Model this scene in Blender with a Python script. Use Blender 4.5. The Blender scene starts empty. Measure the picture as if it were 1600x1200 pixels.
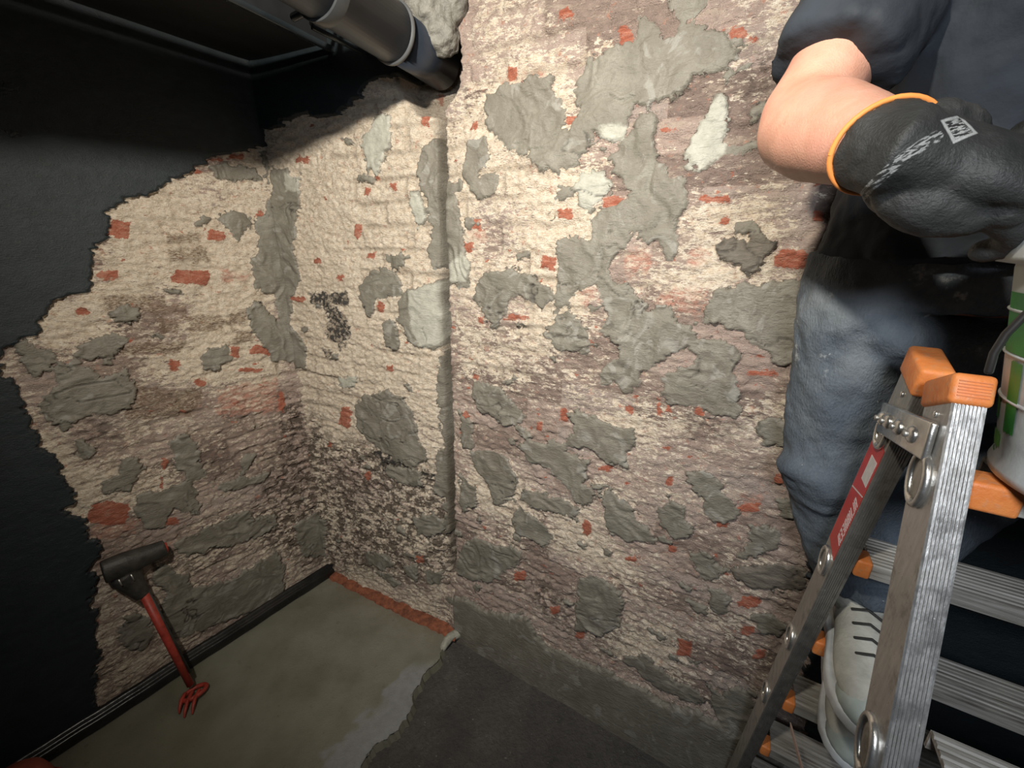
import bpy, math, random
import numpy as np
from mathutils import Vector, Matrix
from mathutils import noise as mnoise

# ------------------------------------------------------------------ camera
FPX, CX, CY, EYE = 640.0, 800.0, 600.0, 1.6
nad = np.array([-45.0, 1920.0, FPX]); nad /= np.linalg.norm(nad)
cZ = -nad
cY = np.array([0, 0, 1.0]) - nad * nad[2]; cY /= np.linalg.norm(cY)
cX = np.cross(cY, cZ)
RC = np.array([cX, cY, cZ])                      # world = RC @ (right, down, forward)
EYEP = np.array([0, 0, EYE])
scene = bpy.context.scene
cam_data = bpy.data.cameras.new('camera')
cam_data.lens = FPX / 1600.0 * 36.0
cam_data.sensor_width = 36.0
cam_data.clip_start = 0.02
cam = bpy.data.objects.new('camera', cam_data)
scene.collection.objects.link(cam)
m3 = Matrix([list(RC[:, 0]), list(-RC[:, 1]), list(-RC[:, 2])]).transposed()
cam.matrix_world = Matrix.Translation((0, 0, EYE)) @ m3.to_4x4()
scene.camera = cam

# ------------------------------------------------------------------ world, lights, exposure
scene.view_settings.view_transform = 'Standard'
scene.view_settings.look = 'None'
scene.view_settings.exposure = 0.0
scene.view_settings.gamma = 1.0
world = bpy.data.worlds.new('cellar_gloom'); scene.world = world
world.use_nodes = True
world.node_tree.nodes['Background'].inputs[0].default_value = (0.75, 0.85, 1.0, 1)
world.node_tree.nodes['Background'].inputs[1].default_value = 0.035

def look_at(o, target):
    d = Vector(target) - o.location
    o.rotation_euler = d.to_track_quat('-Z', 'Y').to_euler()

def spot(name, loc, target, energy, color, angle, blend, radius):
    l = bpy.data.lights.new(name, 'SPOT'); l.energy = energy; l.color = color
    l.spot_size = math.radians(angle); l.spot_blend = blend; l.shadow_soft_size = radius
    o = bpy.data.objects.new(name, l); scene.collection.objects.link(o)
    o.location = loc; look_at(o, target); return o

spot('work_lamp', (-0.30, 0.0, 2.165), (-0.20, 1.38, 1.62), 150.0, (1.0, 0.92, 0.79), 120, 1.0, 0.026)
spot('cool_fill', (-0.10, -0.40, 1.90), (0.55, 0.75, 1.45), 40.0, (0.88, 0.93, 1.0), 125, 1.0, 0.10)  # added fill from the camera side, no real lamp stands there

# ------------------------------------------------------------------ small toolbox
def V(*a): return np.array(a, float)
def ray(u, v): return RC @ np.array([u - CX, v - CY, FPX])
def on_plane(u, v, p, n):
    d = ray(u, v); return EYEP + d * (np.dot(np.asarray(p) - EYEP, n) / np.dot(d, n))
def on_floor(u, v, z=0.0): return on_plane(u, v, (0, 0, z), np.array([0, 0, 1.0]))
def unit(a): a = np.asarray(a, float); return a / np.linalg.norm(a)

def link(o, parent=None):
    scene.collection.objects.link(o)
    if parent is not None:
        o.parent = parent
        o.matrix_parent_inverse = parent.matrix_world.inverted() if parent.type == 'EMPTY' else Matrix.Identity(4)
    return o
def mesh_obj(name, verts, faces, mat, parent=None, smooth=True):
    me = bpy.data.meshes.new(name)
    me.from_pydata([tuple(map(float, v)) for v in verts], [], [tuple(int(i) for i in f) for f in faces])
    me.update()
    if mat: me.materials.append(mat)
    if smooth: me.polygons.foreach_set('use_smooth', [True] * len(me.polygons))
    o = bpy.data.objects.new(name, me)
    scene.collection.objects.link(o)
    if parent is not None:
        o.parent = parent
        if parent.type == 'EMPTY':
            o.matrix_parent_inverse = Matrix.Translation(-Vector(parent.location))
        else:
            o.matrix_parent_inverse = Matrix.Identity(4)
    return o
def thing(name, loc, label, cat, group=None):
    o = bpy.data.objects.new(name, None); scene.collection.objects.link(o)
    o.location = tuple(map(float, loc)); o.empty_display_size = 0.05
    o['label'] = label; o['category'] = cat
    if group: o['group'] = group
    return o
def tag(o, label, cat, group=None, kind=None):
    o['label'] = label; o['category'] = cat
    if group: o['group'] = group
    if kind: o['kind'] = kind
    return o
def bevel(o, w, seg=2):
    m = o.modifiers.new('bevel', 'BEVEL'); m.width = w; m.segments = seg; m.limit_method = 'ANGLE'
    m.angle_limit = math.radians(35); return o

class MB:
    """collects shapes into one mesh"""
    def __init__(s): s.v = []; s.f = []
    def add(s, v, f):
        b = len(s.v); s.v += [np.asarray(p, float) for p in v]; s.f += [[i + b for i in q] for q in f]; return s
    def box(s, c, ax, ay, az, hx, hy, hz):
        c = np.asarray(c, float); vs = []
        for i in (-1, 1):
            for j in (-1, 1):
                for k in (-1, 1): vs.append(c + ax * hx * i + ay * hy * j + az * hz * k)
        fs = [(0, 1, 3, 2), (4, 6, 7, 5), (0, 4, 5, 1), (2, 3, 7, 6), (0, 2, 6, 4), (1, 5, 7, 3)]
        if np.dot(np.cross(ax, ay), az) < 0: fs = [q[::-1] for q in fs]
        return s.add(vs, fs)
    def prism(s, prof, p0, p1, ax, ay):
        """profile [(a,b)] in the axes ax, ay swept from p0 to p1"""
        n = len(prof)
        v = [np.asarray(p0) + ax * a + ay * b for a, b in prof] + [np.asarray(p1) + ax * a + ay * b for a, b in prof]
        f = [[i, (i + 1) % n, (i + 1) % n + n, i + n] for i in range(n)] + [list(range(n))[::-1], list(range(n, 2 * n))]
        return s.add(v, f)
    def tube(s, pts, rad, n=16, up=(0, 0, 1), flat=1.0, caps=True, round_caps=False):
        """smooth tube through pts with radii rad ((a,b) or number)"""
        P = [np.asarray(p, float) for p in pts]
        R = [(r, r * flat) if np.isscalar(r) else r for r in (rad if not np.isscalar(rad) else [rad] * len(P))]
        if round_caps:
            d0 = unit(P[0] - P[1]); d1 = unit(P[-1] - P[-2]); nP, nR = [], []
            for k in (1.0, 0.85, 0.55): 
                q = max(R[0]); nP.append(P[0] + d0 * q * k * 0.9); c = math.sqrt(max(0.0, 1 - k * k)) + 0.02; nR.append((R[0][0] * c, R[0][1] * c))
            nP += P; nR += R
            for k in (0.55, 0.85, 1.0):
                q = max(R[-1]); nP.append(P[-1] + d1 * q * k * 0.9); c = math.sqrt(max(0.0, 1 - k * k)) + 0.02; nR.append((R[-1][0] * c, R[-1][1] * c))
            P, R = nP, nR
        u = np.asarray(up, float); vs = []; m = len(P)
        for i in range(m):
            t = unit(P[min(i + 1, m - 1)] - P[max(i - 1, 0)])
            a = u - t * np.dot(u, t)
            if np.linalg.norm(a) < 1e-4: a = np.cross(t, (1, 0, 0.3))
            a = unit(a); b = np.cross(t, a); u = a
            for k in range(n):
                w = 2 * math.pi * k / n
                vs.append(P[i] + b * R[i][0] * math.cos(w) + a * R[i][1] * math.sin(w))
        fs = []
        for i in range(m - 1):
            for k in range(n):
                k2 = (k + 1) % n
                fs.append((i * n + k, i * n + k2, (i + 1) * n + k2, (i + 1) * n + k))
        if caps: fs += [list(range(n))[::-1], list(range((m - 1) * n, m * n))]
        return s.add(vs, fs)
    def ball(s, c, r, n=16, ax=None):
        r = (r, r, r) if np.isscalar(r) else r
        A = np.eye(3) if ax is None else np.array(ax)
        vs = []; fs = []; m = n // 2
        for i in range(m + 1):
            th = math.pi * i / m
            for k in range(n):
                ph = 2 * math.pi * k / n
                l = V(r[0] * math.sin(th) * math.cos(ph), r[1] * math.sin(th) * math.sin(ph), r[2] * math.cos(th))
                vs.append(np.asarray(c) + l @ A)
        for i in range(m):
            for k in range(n):
                k2 = (k + 1) % n
                fs.append((i * n + k, (i + 1) * n + k, (i + 1) * n + k2, i * n + k2))
        return s.add(vs, fs)
    def lathe(s, c, prof, n=48, a0=0.0, a1=2 * math.pi):
        full = abs(a1 - a0 - 2 * math.pi) < 1e-6; vs = []; fs = []; cols = n if full else n + 1
        for r, z in prof:
            for k in range(cols):
                w = a0 + (a1 - a0) * k / n
                vs.append(np.asarray(c) + V(r * math.cos(w), r * math.sin(w), z))
        for i in range(len(prof) - 1):
            for k in range(n):
                k2 = (k + 1) % cols
                fs.append((i * cols + k, i * cols + k2, (i + 1) * cols + k2, (i + 1) * cols + k))
        return s.add(vs, fs)
    def build(s, name, mat, parent=None, smooth=True): return mesh_obj(name, s.v, s.f, mat, parent, smooth)

def remesh(o, size, smooth=6, disp=None):
    m = o.modifiers.new('blend', 'REMESH'); m.mode = 'VOXEL'; m.voxel_size = size; m.use_smooth_shade = True
    s = o.modifiers.new('soften', 'SMOOTH'); s.factor = 0.5; s.iterations = smooth
    if disp:
        for (tex_size, strength) in disp:
            t = bpy.data.textures.new('folds', 'CLOUDS'); t.noise_scale = tex_size; t.noise_depth = 2
            d = o.modifiers.new('folds', 'DISPLACE'); d.texture = t; d.strength = strength; d.mid_level = 0.5
            d.texture_coords = 'LOCAL'
    return o

# ------------------------------------------------------------------ materials
class NT:
    def __init__(s, name):
        s.m = bpy.data.materials.new(name); s.m.use_nodes = True; s.t = s.m.node_tree
        s.p = s.t.nodes['Principled BSDF']
    def n(s, typ, **kw):
        x = s.t.nodes.new(typ)
        for k, v in kw.items(): setattr(x, k, v)
        return x
    def put(s, sock, v):
        if hasattr(v, 'links') or isinstance(v, bpy.types.NodeSocket): s.t.links.new(v, sock)
        elif isinstance(v, (tuple, list)) and len(v) == 3 and sock.type == 'RGBA': sock.default_value = (*v, 1)
        else: sock.default_value = v
    def attr(s, name): return s.n('ShaderNodeAttribute', attribute_name=name).outputs['Fac']
    def pos(s): return s.n('ShaderNodeNewGeometry').outputs['Position']
    def mp(s, vec, scale=(1, 1, 1), rot=(0, 0, 0)):
        x = s.n('ShaderNodeMapping'); s.put(x.inputs['Vector'], vec); x.inputs['Scale'].default_value = scale
        x.inputs['Rotation'].default_value = rot; return x.outputs[0]
    def noise(s, vec, scale, detail=4, rough=0.55, dist=0.0):
        x = s.n('ShaderNodeTexNoise'); s.put(x.inputs['Vector'], vec); x.inputs['Scale'].default_value = scale
        x.inputs['Detail'].default_value = detail; x.inputs['Roughness'].default_value = rough
        x.inputs['Distortion'].default_value = dist; return x.outputs['Fac']
    def math(s, op, a, b=0.0, c=None):
        x = s.n('ShaderNodeMath', operation=op); s.put(x.inputs[0], a); s.put(x.inputs[1], b)
        if c is not None: s.put(x.inputs[2], c)
        return x.outputs[0]
    def rng(s, v, a, b, c=0.0, d=1.0, smooth=True):
        x = s.n('ShaderNodeMapRange', interpolation_type='SMOOTHSTEP' if smooth else 'LINEAR')
        s.put(x.inputs[0], v)
        for i, k in zip((1, 2, 3, 4), (a, b, c, d)): s.put(x.inputs[i], k)
        return x.outputs[0]
    def mix(s, f, a, b):
        x = s.n('ShaderNodeMix', data_type='RGBA'); s.put(x.inputs[0], f); s.put(x.inputs[6], a); s.put(x.inputs[7], b)
        return x.outputs[2]
    def ramp(s, f, stops):
        x = s.n('ShaderNodeValToRGB'); s.put(x.inputs[0], f); e = x.color_ramp.elements
        while len(e) < len(stops): e.new(0.5)
        for k, (p, c) in zip(e, stops): k.position = p; k.color = (*c, 1)
        return x.outputs[0]
    def bump(s, h, dist, strength=1.0, normal=None):
        x = s.n('ShaderNodeBump'); s.put(x.inputs['Height'], h); x.inputs['Distance'].default_value = dist
        x.inputs['Strength'].default_value = strength
        if normal is not None: s.put(x.inputs['Normal'], normal)
        return x.outputs[0]
    def set(s, **kw):
        for k, v in kw.items(): s.put(s.p.inputs[k.replace('_', ' ')], v)
        return s.m

def simple(name, col, rough=0.6, metal=0.0, var=0.12, scale=30, bump=0.0, bscale=200, spec=0.5):
    t = NT(name); P = t.pos()
    n = t.noise(P, scale, 5)
    a = tuple(max(0, c * (1 - var)) for c in col); b = tuple(min(1, c * (1 + var)) for c in col)
    kw = dict(Base_Color=t.ramp(n, [(0.3, a), (0.7, b)]), Roughness=t.rng(n, 0.2, 0.8, rough * 0.85, min(1, rough * 1.15)), Metallic=metal)
    kw['Specular_IOR_Level'] = spec
    if bump: kw['Normal'] = t.bump(t.noise(P, bscale, 4), bump)
    t.set(**{k: v for k, v in kw.items() if k != 'Specular_IOR_Level'})
    t.p.inputs['Specular IOR Level'].default_value = spec
    return t.m

# ------------------------------------------------------------------ noise on numpy grids
def vnoise(x, y, seed=0):
    xi = np.floor(x).astype(np.int64); yi = np.floor(y).astype(np.int64); fx = x - xi; fy = y - yi
    fx = fx * fx * fx * (fx * (fx * 6 - 15) + 10); fy = fy * fy * fy * (fy * (fy * 6 - 15) + 10)
    def h(a, b):
        n = (a * 374761393 + b * 668265263 + seed * 974634777) & 0xffffffff
        n = ((n ^ (n >> 13)) * 1274126177) & 0xffffffff
        n = ((n ^ (n >> 15)) * 2246822519) & 0xffffffff
        return ((n ^ (n >> 16)) & 0xffff) / 65535.0
    return (h(xi, yi) * (1 - fx) + h(xi + 1, yi) * fx) * (1 - fy) + (h(xi, yi + 1) * (1 - fx) + h(xi + 1, yi + 1) * fx) * fy
def fbm(x, y, seed=0, o=4, g=0.5):
    a = 1.0; s = 0.0; t = 0.0
    for i in range(o):
        s = s + a * (vnoise(x * 2 ** i + 17.3 * i, y * 2 ** i - 9.1 * i, seed + i * 31) - 0.5); t += a; a *= g
    return s / t * 2.0                                # about -1..1
def sstep(a, b, x):
    t = np.clip((x - a) / (b - a), 0, 1); return t * t * (3 - 2 * t)
def poly_sd(S, Z, poly):
    """signed distance (positive inside) of grid points to a polygon"""
    P = np.asarray(poly); d = np.full(S.shape, 1e9); ins = np.zeros(S.shape, bool)
    n = len(P)
    for i in range(n):
        ax, ay = P[i]; bx, by = P[(i + 1) % n]
        ex, ey = bx - ax, by - ay; L = ex * ex + ey * ey + 1e-12
        t = np.clip(((S - ax) * ex + (Z - ay) * ey) / L, 0, 1)
        d = np.minimum(d, (S - ax - t * ex) ** 2 + (Z - ay - t * ey) ** 2)
        c = (ay > Z) != (by > Z)
        with np.errstate(divide='ignore', invalid='ignore'):
            xi = ax + (Z - ay) * ex / (ey if abs(ey) > 1e-12 else 1e-12)
        ins ^= c & (S < xi)
    d = np.sqrt(d); return np.where(ins, d, -d)

# ------------------------------------------------------------------ where the walls stand
K = on_floor(513, 893)                                 # inner corner, left wall to middle wall
SP = on_floor(712, 985)                                # step between middle wall and right wall
LE = on_floor(62, 1184); RE = on_floor(1075, 1194)
ZH = V(0, 0, 1)
def wall_frame(a, b, flip=False):
    d = unit(b - a); n = V(-d[1], d[0], 0)
    if np.dot(EYEP - a, n) < 0: n = -n
    return a, d, n
WL = wall_frame(K, LE); WM = wall_frame(K, SP); WR = wall_frame(SP, RE)
def uvw(W, u, v):
    a, d, n = W; p = on_plane(u, v, a, n); return (float(np.dot(p - a, d)), float(p[2]))
def wpoly(W, pts): return [uvw(W, *p) for p in pts]
def wpt(W, s, z, h=0.0): return W[0] + W[1] * s + W[2] * h + ZH * z

# what is on each wall, traced on the photograph and carried onto the wall planes
MORTAR_R = [
 [(750,169),(758,150),(790,132),(826,120),(868,122),(870,150),(884,172),(884,200),(905,215),(925,218),(935,222),(900,258),(869,273),(844,262),(828,244),(797,234),(775,215),(762,190)],
 [(900,144),(906,119),(916,94),(956,75),(988,62),(1000,28),(1020,34),(1037,56),(1059,56),(1066,41),(1097,41),(1131,53),(1144,69),(1159,78),(1153,94),(1137,116),(1112,113),(1087,119),(1084,134),(1050,159),(1016,166),(990,163),(981,194),(975,215),(950,222),(934,212),(905,226),(884,214),(900,190),(903,172)],
 [(1035,-20),(1110,-20),(1100,12),(1085,25),(1062,35),(1040,18)],
 [(985,200),(1000,178),(1020,185),(1028,205),(1018,235),(1040,255),(1050,280),(1072,282),(1080,320),(1060,345),(1058,378),(1064,395),(1045,410),(1030,385),(1015,378),(1000,370),(985,350),(978,330),(985,300),(975,285),(960,265),(952,245),(965,230),(975,215)],
 [(955,320),(985,310),(1000,345),(985,365),(965,400),(955,420),(965,440),(985,450),(1000,465),(1010,480),(990,490),(965,478),(942,470),(935,445),(905,450),(890,475),(875,490),(860,500),(866,480),(868,450),(870,405),(872,378),(900,368),(920,385),(930,370),(925,345),(935,330)],
 [(728,235),(735,222),(760,222),(765,250),(755,262),(750,275),(770,272),(785,268),(778,290),(770,310),(742,316),(735,290),(722,270)],
 [(745,440),(765,425),(800,418),(830,430),(868,450),(870,468),(845,480),(810,465),(795,470),(792,495),(780,510),(772,520),(762,500),(757,480),(742,465)],
 [(850,520),(870,490),(885,485),(910,500),(915,520),(930,540),(905,552),(880,548),(865,535)],
 [(945,470),(960,468),(985,478),(1015,488),(1035,478),(1050,475),(1062,500),(1078,505),(1100,528),(1070,545),(1045,560),(1020,575),(1005,590),(1000,605),(975,612),(960,600),(935,600),(938,575),(965,560),(968,540),(955,535),(945,520),(950,500),(942,485)],
 [(1060,530),(1085,522),(1110,527),(1150,540),(1155,555),(1145,580),(1150,600),(1155,640),(1148,650),(1120,650),(1100,640),(1075,632),(1050,630),(1032,615),(1035,590),(1055,572),(1080,570),(1088,555),(1075,545)],
 [(1100,490),(1120,455),(1160,445),(1210,440),(1255,435),(1290,450),(1290,570),(1245,570),(1220,565),(1190,540),(1170,530),(1150,515),(1130,500),(1105,500)],
 [(1188,655),(1205,650),(1255,645),(1255,705),(1220,700),(1195,695),(1185,670)],
 [(885,645),(905,640),(935,648),(960,665),(995,668),(992,690),(980,705),(985,730),(965,728),(940,720),(920,700),(905,705),(880,695),(895,675)],
 [(808,688),(840,690),(870,692),(895,705),(905,720),(925,715),(915,745),(910,755),(930,765),(925,785),(912,790),(900,785),(890,770),(870,745),(860,730),(830,722),(818,705)],
 [(740,600),(765,595),(785,605),(800,625),(820,650),(815,665),(790,665),(765,645),(745,640),(738,620)],
 [(735,705),(760,700),(790,712),(805,735),(810,755),(800,775),(790,790),(770,785),(765,760),(745,735)],
 [(815,765),(850,768),(880,780),(905,795),(905,810),(870,800),(835,790),(815,780)],
 [(800,800),(815,793),(835,805),(855,822),(865,840),(850,852),(825,840),(805,830)],
 [(935,765),(955,762),(975,780),(990,795),(1000,815),(1020,835),(1025,850),(1000,845),(975,845),(955,830),(945,810),(945,790)],
 [(1025,800),(1035,790),(1045,775),(1070,790),(1075,810),(1082,825),(1075,840),(1055,840),(1035,825),(1028,812)],
 [(1068,740),(1085,730),(1105,732),(1125,750),(1130,770),(1150,785),(1152,800),(1155,815),(1120,810),(1095,805),(1105,780),(1085,765)],
 [(1170,820),(1195,815),(1215,830),(1215,850),(1200,862),(1180,872),(1150,870),(1170,850)],
 [(1215,780),(1255,770),(1255,815),(1222,810)],
 [(1080,870),(1095,860),(1115,870),(1128,885),(1125,905),(1110,912),(1095,900),(1080,885)],
 [(1110,920),(1125,915),(1140,935),(1138,955),(1120,960),(1107,940)],
 [(905,902),(935,900),(955,910),(972,925),(972,970),(955,985),(930,990),(900,980),(900,950),(905,930)],
 [(718,860),(740,840),(775,848),(800,850),(820,870),(805,885),(780,900),(765,910),(735,905),(715,895)],
 [(692,285),(710,290),(722,340),(725,380),(735,420),(735,450),(700,445),(692,400)],
 [(970,1030),(1015,1020),(1040,1050),(1080,1070),(1100,1095),(1060,1090),(1010,1060)],
 [(1105,1065),(1130,1085),(1150,1062),(1175,1090),(1190,1200),(1130,1150),(1110,1100)],
 [(1175,960),(1205,955),(1230,975),(1220,990),(1190,985)],
 [(718,640),(738,660),(742,700),(722,700)],[(720,740),(745,760),(748,790),(722,800)],
]
DARKMORTAR_R = [
 [(1115,382),(1150,373),(1200,372),(1215,380),(1205,400),(1200,420),(1160,425),(1140,415),(1130,400)],
 [(1145,885),(1175,882),(1255,885),(1260,915),(1240,930),(1215,920),(1195,925),(1160,910),(1140,900)],
]
PALE_R = [
 [(1130,148),(1142,160),(1140,205),(1132,240),(1112,250),(1100,265),(1075,262),(1070,238),(1082,215),(1085,190),(1100,172)],
 [(897,290),(905,270),(925,268),(945,272),(958,290),(955,310),(935,322),(915,330),(905,318),(905,303)],
 [(945,222),(940,200),(962,192),(980,200),(975,218)],
 [(700,415),(725,395),(738,410),(730,440),(705,440)],
]
SKIRT_R = [(700,925),(725,931),(762,953),(800,958),(825,962),(840,990),(856,1006),(885,1018),(906,1031),(945,1040),(981,1062),(1010,1075),(1037,1094),(1090,1106),(1150,1140),(1300,1240),(1500,1300),(1500,1700),(700,1200)]
RED_R = [(731,341,753,359),(719,378,741,397),(844,400,869,422),(787,491,828,500),(747,494,757,507),(883,180,900,198),(875,11,897,31),(965,40,990,76),(1137,41,1166,67),
 (790,100,808,127),(880,86,889,97),(941,305,975,325),(1085,305,1144,320),(1275,272,1297,294),(1125,337,1144,353),(1031,200,1059,208),(1209,387,1262,420),
 (922,531,931,544),(1166,575,1215,590),(975,631,990,647),(1025,625,1035,650),(1040,632,1050,645),(875,637,887,659),(1084,631,1100,650),(934,725,956,737),(1040,742,1053,759),(1209,739,1233,759),
 (1150,785,1190,800),(1119,809,1136,825),(908,812,925,837),(1040,850,1056,867),(803,890,822,908),(975,869,1000,878),(1153,931,1190,950),(1056,1000,1081,1028),(1156,975,1178,994),
 (1175,1015,1197,1031),(859,947,875,959),(900,984,915,997),(722,641,734,656),(739,586,753,592),(837,659,847,675),(735,190,748,204),(718,668,728,678),(868,325,895,345),(1270,330,1290,345)]
PINK_R = [[(975,400),(1000,395),(1031,400),(1028,416),(990,425),(975,415)],[(1069,400),(1112,390),(1105,410),(1080,428)],[(1035,470),(1060,450),(1106,447),(1100,487),(1070,492),(1045,480)],
 [(905,455),(930,445),(938,470),(912,480)],[(735,355),(765,350),(760,375),(735,370)],[(780,130),(850,110),(850,125),(790,140)],[(1150,778),(1190,775),(1190,800),(1155,800)]]
WASH_R = [[(700,150),(860,110),(900,250),(960,330),(900,520),(720,600),(700,400)],[(985,395),(1060,400),(1240,420),(1260,440),(1110,450),(1060,470),(1000,450)],
 [(960,650),(1100,650),(1240,655),(1240,690),(1050,680)],[(720,760),(860,850),(960,880),(900,800),(800,720)],[(1080,340),(1180,330),(1200,360),(1080,375)],[(980,995),(1030,1000),(1020,1030),(960,1020)]]
DARK_R = [[(855,915),(905,985),(870,975),(835,940),(820,900)],[(900,990),(960,1020),(930,1020)],[(820,215),(850,225),(840,250)],[(1120,640),(1150,650),(1100,665)],[(1180,100),(1240,95),(1230,120),(1190,130)]]

MORTAR_M = [
 [(430,262),(452,262),(465,300),(468,330),(462,380),(470,440),(460,465),(455,500),(478,540),(480,575),(435,580)],
 [(655,235),(675,215),(690,200),(720,200),(720,420),(672,425),(668,400),(672,350),(665,320),(650,270)],
 [(570,430),(585,422),(605,415),(625,440),(628,460),(612,465),(590,468),(585,490),(575,495),(565,475),(562,450)],
 [(605,400),(635,395),(630,415),(612,422)],
 [(560,625),(580,615),(605,608),(630,620),(645,645),(655,690),(668,715),(645,730),(620,720),(595,700),(575,685),(560,665),(558,640)],
 [(645,810),(675,800),(695,820),(690,835),(655,835)],
 [(440,830),(490,800),(510,810),(512,850),(490,875),(440,870)],
 [(683,555),(720,560),(720,840),(695,835),(690,780),(675,770),(680,720),(690,690),(680,620)],
 [(600,725),(655,735),(662,760),(640,760),(610,745)],[(569,862),(600,865),(619,880),(600,892),(575,880)],[(584,893),(610,895),(631,915),(610,912)],
 [(631,880),(656,885),(650,906),(635,900)],[(662,890),(690,895),(688,915),(668,910)],[(625,470),(640,450),(700,430),(702,520),(690,540),(655,548),(640,530),(625,500)],
 [(600,500),(625,505),(622,545),(605,540)],
]
PALE_M = [[(565,225),(580,200),(600,180),(615,185),(612,220),(600,260),(590,275),(575,260)],[(642,300),(655,300),(665,340),(652,360),(640,330)],
 [(640,455),(700,435),(702,515),(690,535),(660,545),(645,520)],[(447,272),(470,272),(468,300),(450,298)],[(530,590),(560,585),(555,605),(530,605)]]
RED_M = [(656,173,669,195),(462,244,484,256),(569,294,578,306),(553,350,566,372),(572,394,588,406),(487,403,503,413),(525,428,538,438),(614,290,624,300),(609,284,622,295),(584,275,592,283),(530,637,550,667),
 (602,571,614,582),(455,462,478,472),(650,868,662,882),(570,735,580,750),(655,130,665,150),(700,620,706,632),(690,468,696,530),(512,690,520,700),(590,470,600,490)]
SOOT_M = [[(485,460),(545,455),(548,475),(520,480),(540,490),(548,520),(530,545),(510,520),(515,490),(490,475)],[(580,700),(650,735),(690,740),(690,755),(640,745),(600,735)],[(500,545),(520,550),(515,560)],[(652,735),(672,730),(676,742)]]
DARK_M = [[(470,640),(520,690),(600,700),(720,760),(720,900),(640,900),(560,890),(500,900),(440,860),(440,700)]]
BLACK_M = [(360,-300),(360,230),(425,203),(453,190),(484,181),(500,186),(525,184),(550,169),(569,147),(581,131),(597,125),(612,128),(630,118),(640,100),(655,60),(700,40),(705,-300)]

EXPOSED_L = [(420,225),(400,232),(375,236),(352,243),(331,247),(318,258),(300,266),(294,275),(270,280),(250,287),(234,309),(205,312),(184,319),(169,331),(172,345),(166,375),(139,391),(147,405),(147,419),(144,456),(110,462),(84,472),(75,485),(62,500),(59,525),(28,531),
 (3,550),(2,575),(10,588),(19,584),(25,612),(41,650),(56,675),(62,697),(78,700),(91,719),(89,735),(103,750),(105,762),(122,769),(118,785),(103,794),(131,812),(134,828),(145,840),(156,850),(150,868),(141,887),(153,909),(141,934),(150,956),(150,1000),(156,1019),(148,1045),(150,1085),(150,1200),(520,1000),(560,880),(480,500),(430,225)]
MORTAR_L = [
 [(16,535),(50,530),(75,545),(85,560),(82,580),(60,590),(45,575),(25,555)],[(112,540),(150,528),(180,520),(200,530),(190,545),(170,560),(140,562),(120,555)],
 [(85,570),(120,565),(140,575),(160,590),(195,575),(205,600),(215,620),(195,640),(150,650),(120,660),(100,670),(75,655),(58,630),(80,615),(90,600)],
 [(170,490),(195,475),(220,480),(215,500),(185,508)],[(245,450),(270,448),(295,462),(262,462)],[(332,340),(350,328),(385,330),(392,350),(380,365),(372,378),(355,360)],
 [(405,240),(450,240),(450,290),(455,400),(475,560),(430,565),(410,540),(395,520),(385,490),(395,470),(412,480),(435,500),(425,460),(398,450),(390,420),(400,390),(405,370),(398,350),(415,330),(420,300),(412,270)],
 [(312,560),(330,545),(355,542),(362,560),(340,575),(318,580)],[(180,720),(215,712),(225,730),(210,750),(200,765),(165,768),(155,755),(180,740)],
 [(262,690),(290,678),(310,690),(318,740),(315,755),(290,745),(275,725)],[(215,775),(235,768),(270,760),(300,750),(315,790),(310,805),(295,800),(270,790),(260,810),(250,825),(225,825),(210,800)],
 [(340,760),(355,750),(400,742),(420,738),(415,750),(380,760),(350,768)],[(375,725),(385,710),(400,708),(390,730),(380,740)],
 [(270,850),(300,835),(340,815),(370,800),(385,800),(400,810),(430,800),(435,820),(400,840),(360,850),(320,860),(290,870)],
 [(235,900),(255,880),(290,900),(300,920),(360,905),(400,880),(430,860),(445,880),(440,930),(380,960),(300,990),(265,1000),(250,960),(260,930)],
 [(182,985),(195,962),(220,955),(238,970),(240,1000),(220,1015),(195,1010)],[(460,820),(490,800),(530,810),(530,850),(510,870),(470,870)],
 [(330,262),(350,255),(400,262),(405,280),(370,285),(335,280)],[(125,690),(150,700),(140,720),(118,712)],
]
DARK_L = [[(120,668),(165,665),(190,672),(170,680),(135,682)],[(430,620),(520,620),(540,880),(480,880),(400,850),(410,760),(440,700)],[(330,730),(360,735),(340,745)]]
RED_L = [(166,343,205,372),(322,360,353,378),(264,421,330,446),(150,422,185,438),(118,478,138,494),(262,560,281,582),(302,592,322,603),(358,540,376,560),(390,538,432,556),(133,785,205,820),
 (370,574,412,582),(250,715,262,732),(434,608,444,645),(397,328,410,340),(255,808,282,822),(278,640,290,646),(303,264,318,272),(355,240,380,250),(320,246,350,254),(250,745,256,765)]
PINK_L = [[(140,825),(215,810),(215,830),(160,848),(155,838)],[(340,610),(430,590),(440,640),(340,650)],[(345,425),(390,425),(390,440),(345,442)]]
BROWN_L = [[(160,465),(255,462),(262,475),(290,480),(285,490),(170,490)],[(290,497),(345,492),(345,514),(295,516)],[(355,488),(385,487),(385,508),(357,508)],[(185,540),(290,530),(285,552),(190,555)],
 [(262,390),(295,388),(300,408),(265,412)],[(295,388),(320,388),(328,410),(300,412)],[(262,365),(315,360),(310,375),(265,378)],[(200,600),(320,610),(300,650),(200,660)],[(365,515),(395,518),(395,535),(368,535)],[(250,500),(280,500),(278,520),(252,520)]]

def gridcoords(a, fine_end, end, step, coarse=24):
    g = np.arange(a, fine_end + 1e-9, step)
    return np.concatenate([g, np.linspace(fine_end, end, coarse + 1)[1:]]) if end > fine_end else g

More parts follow.
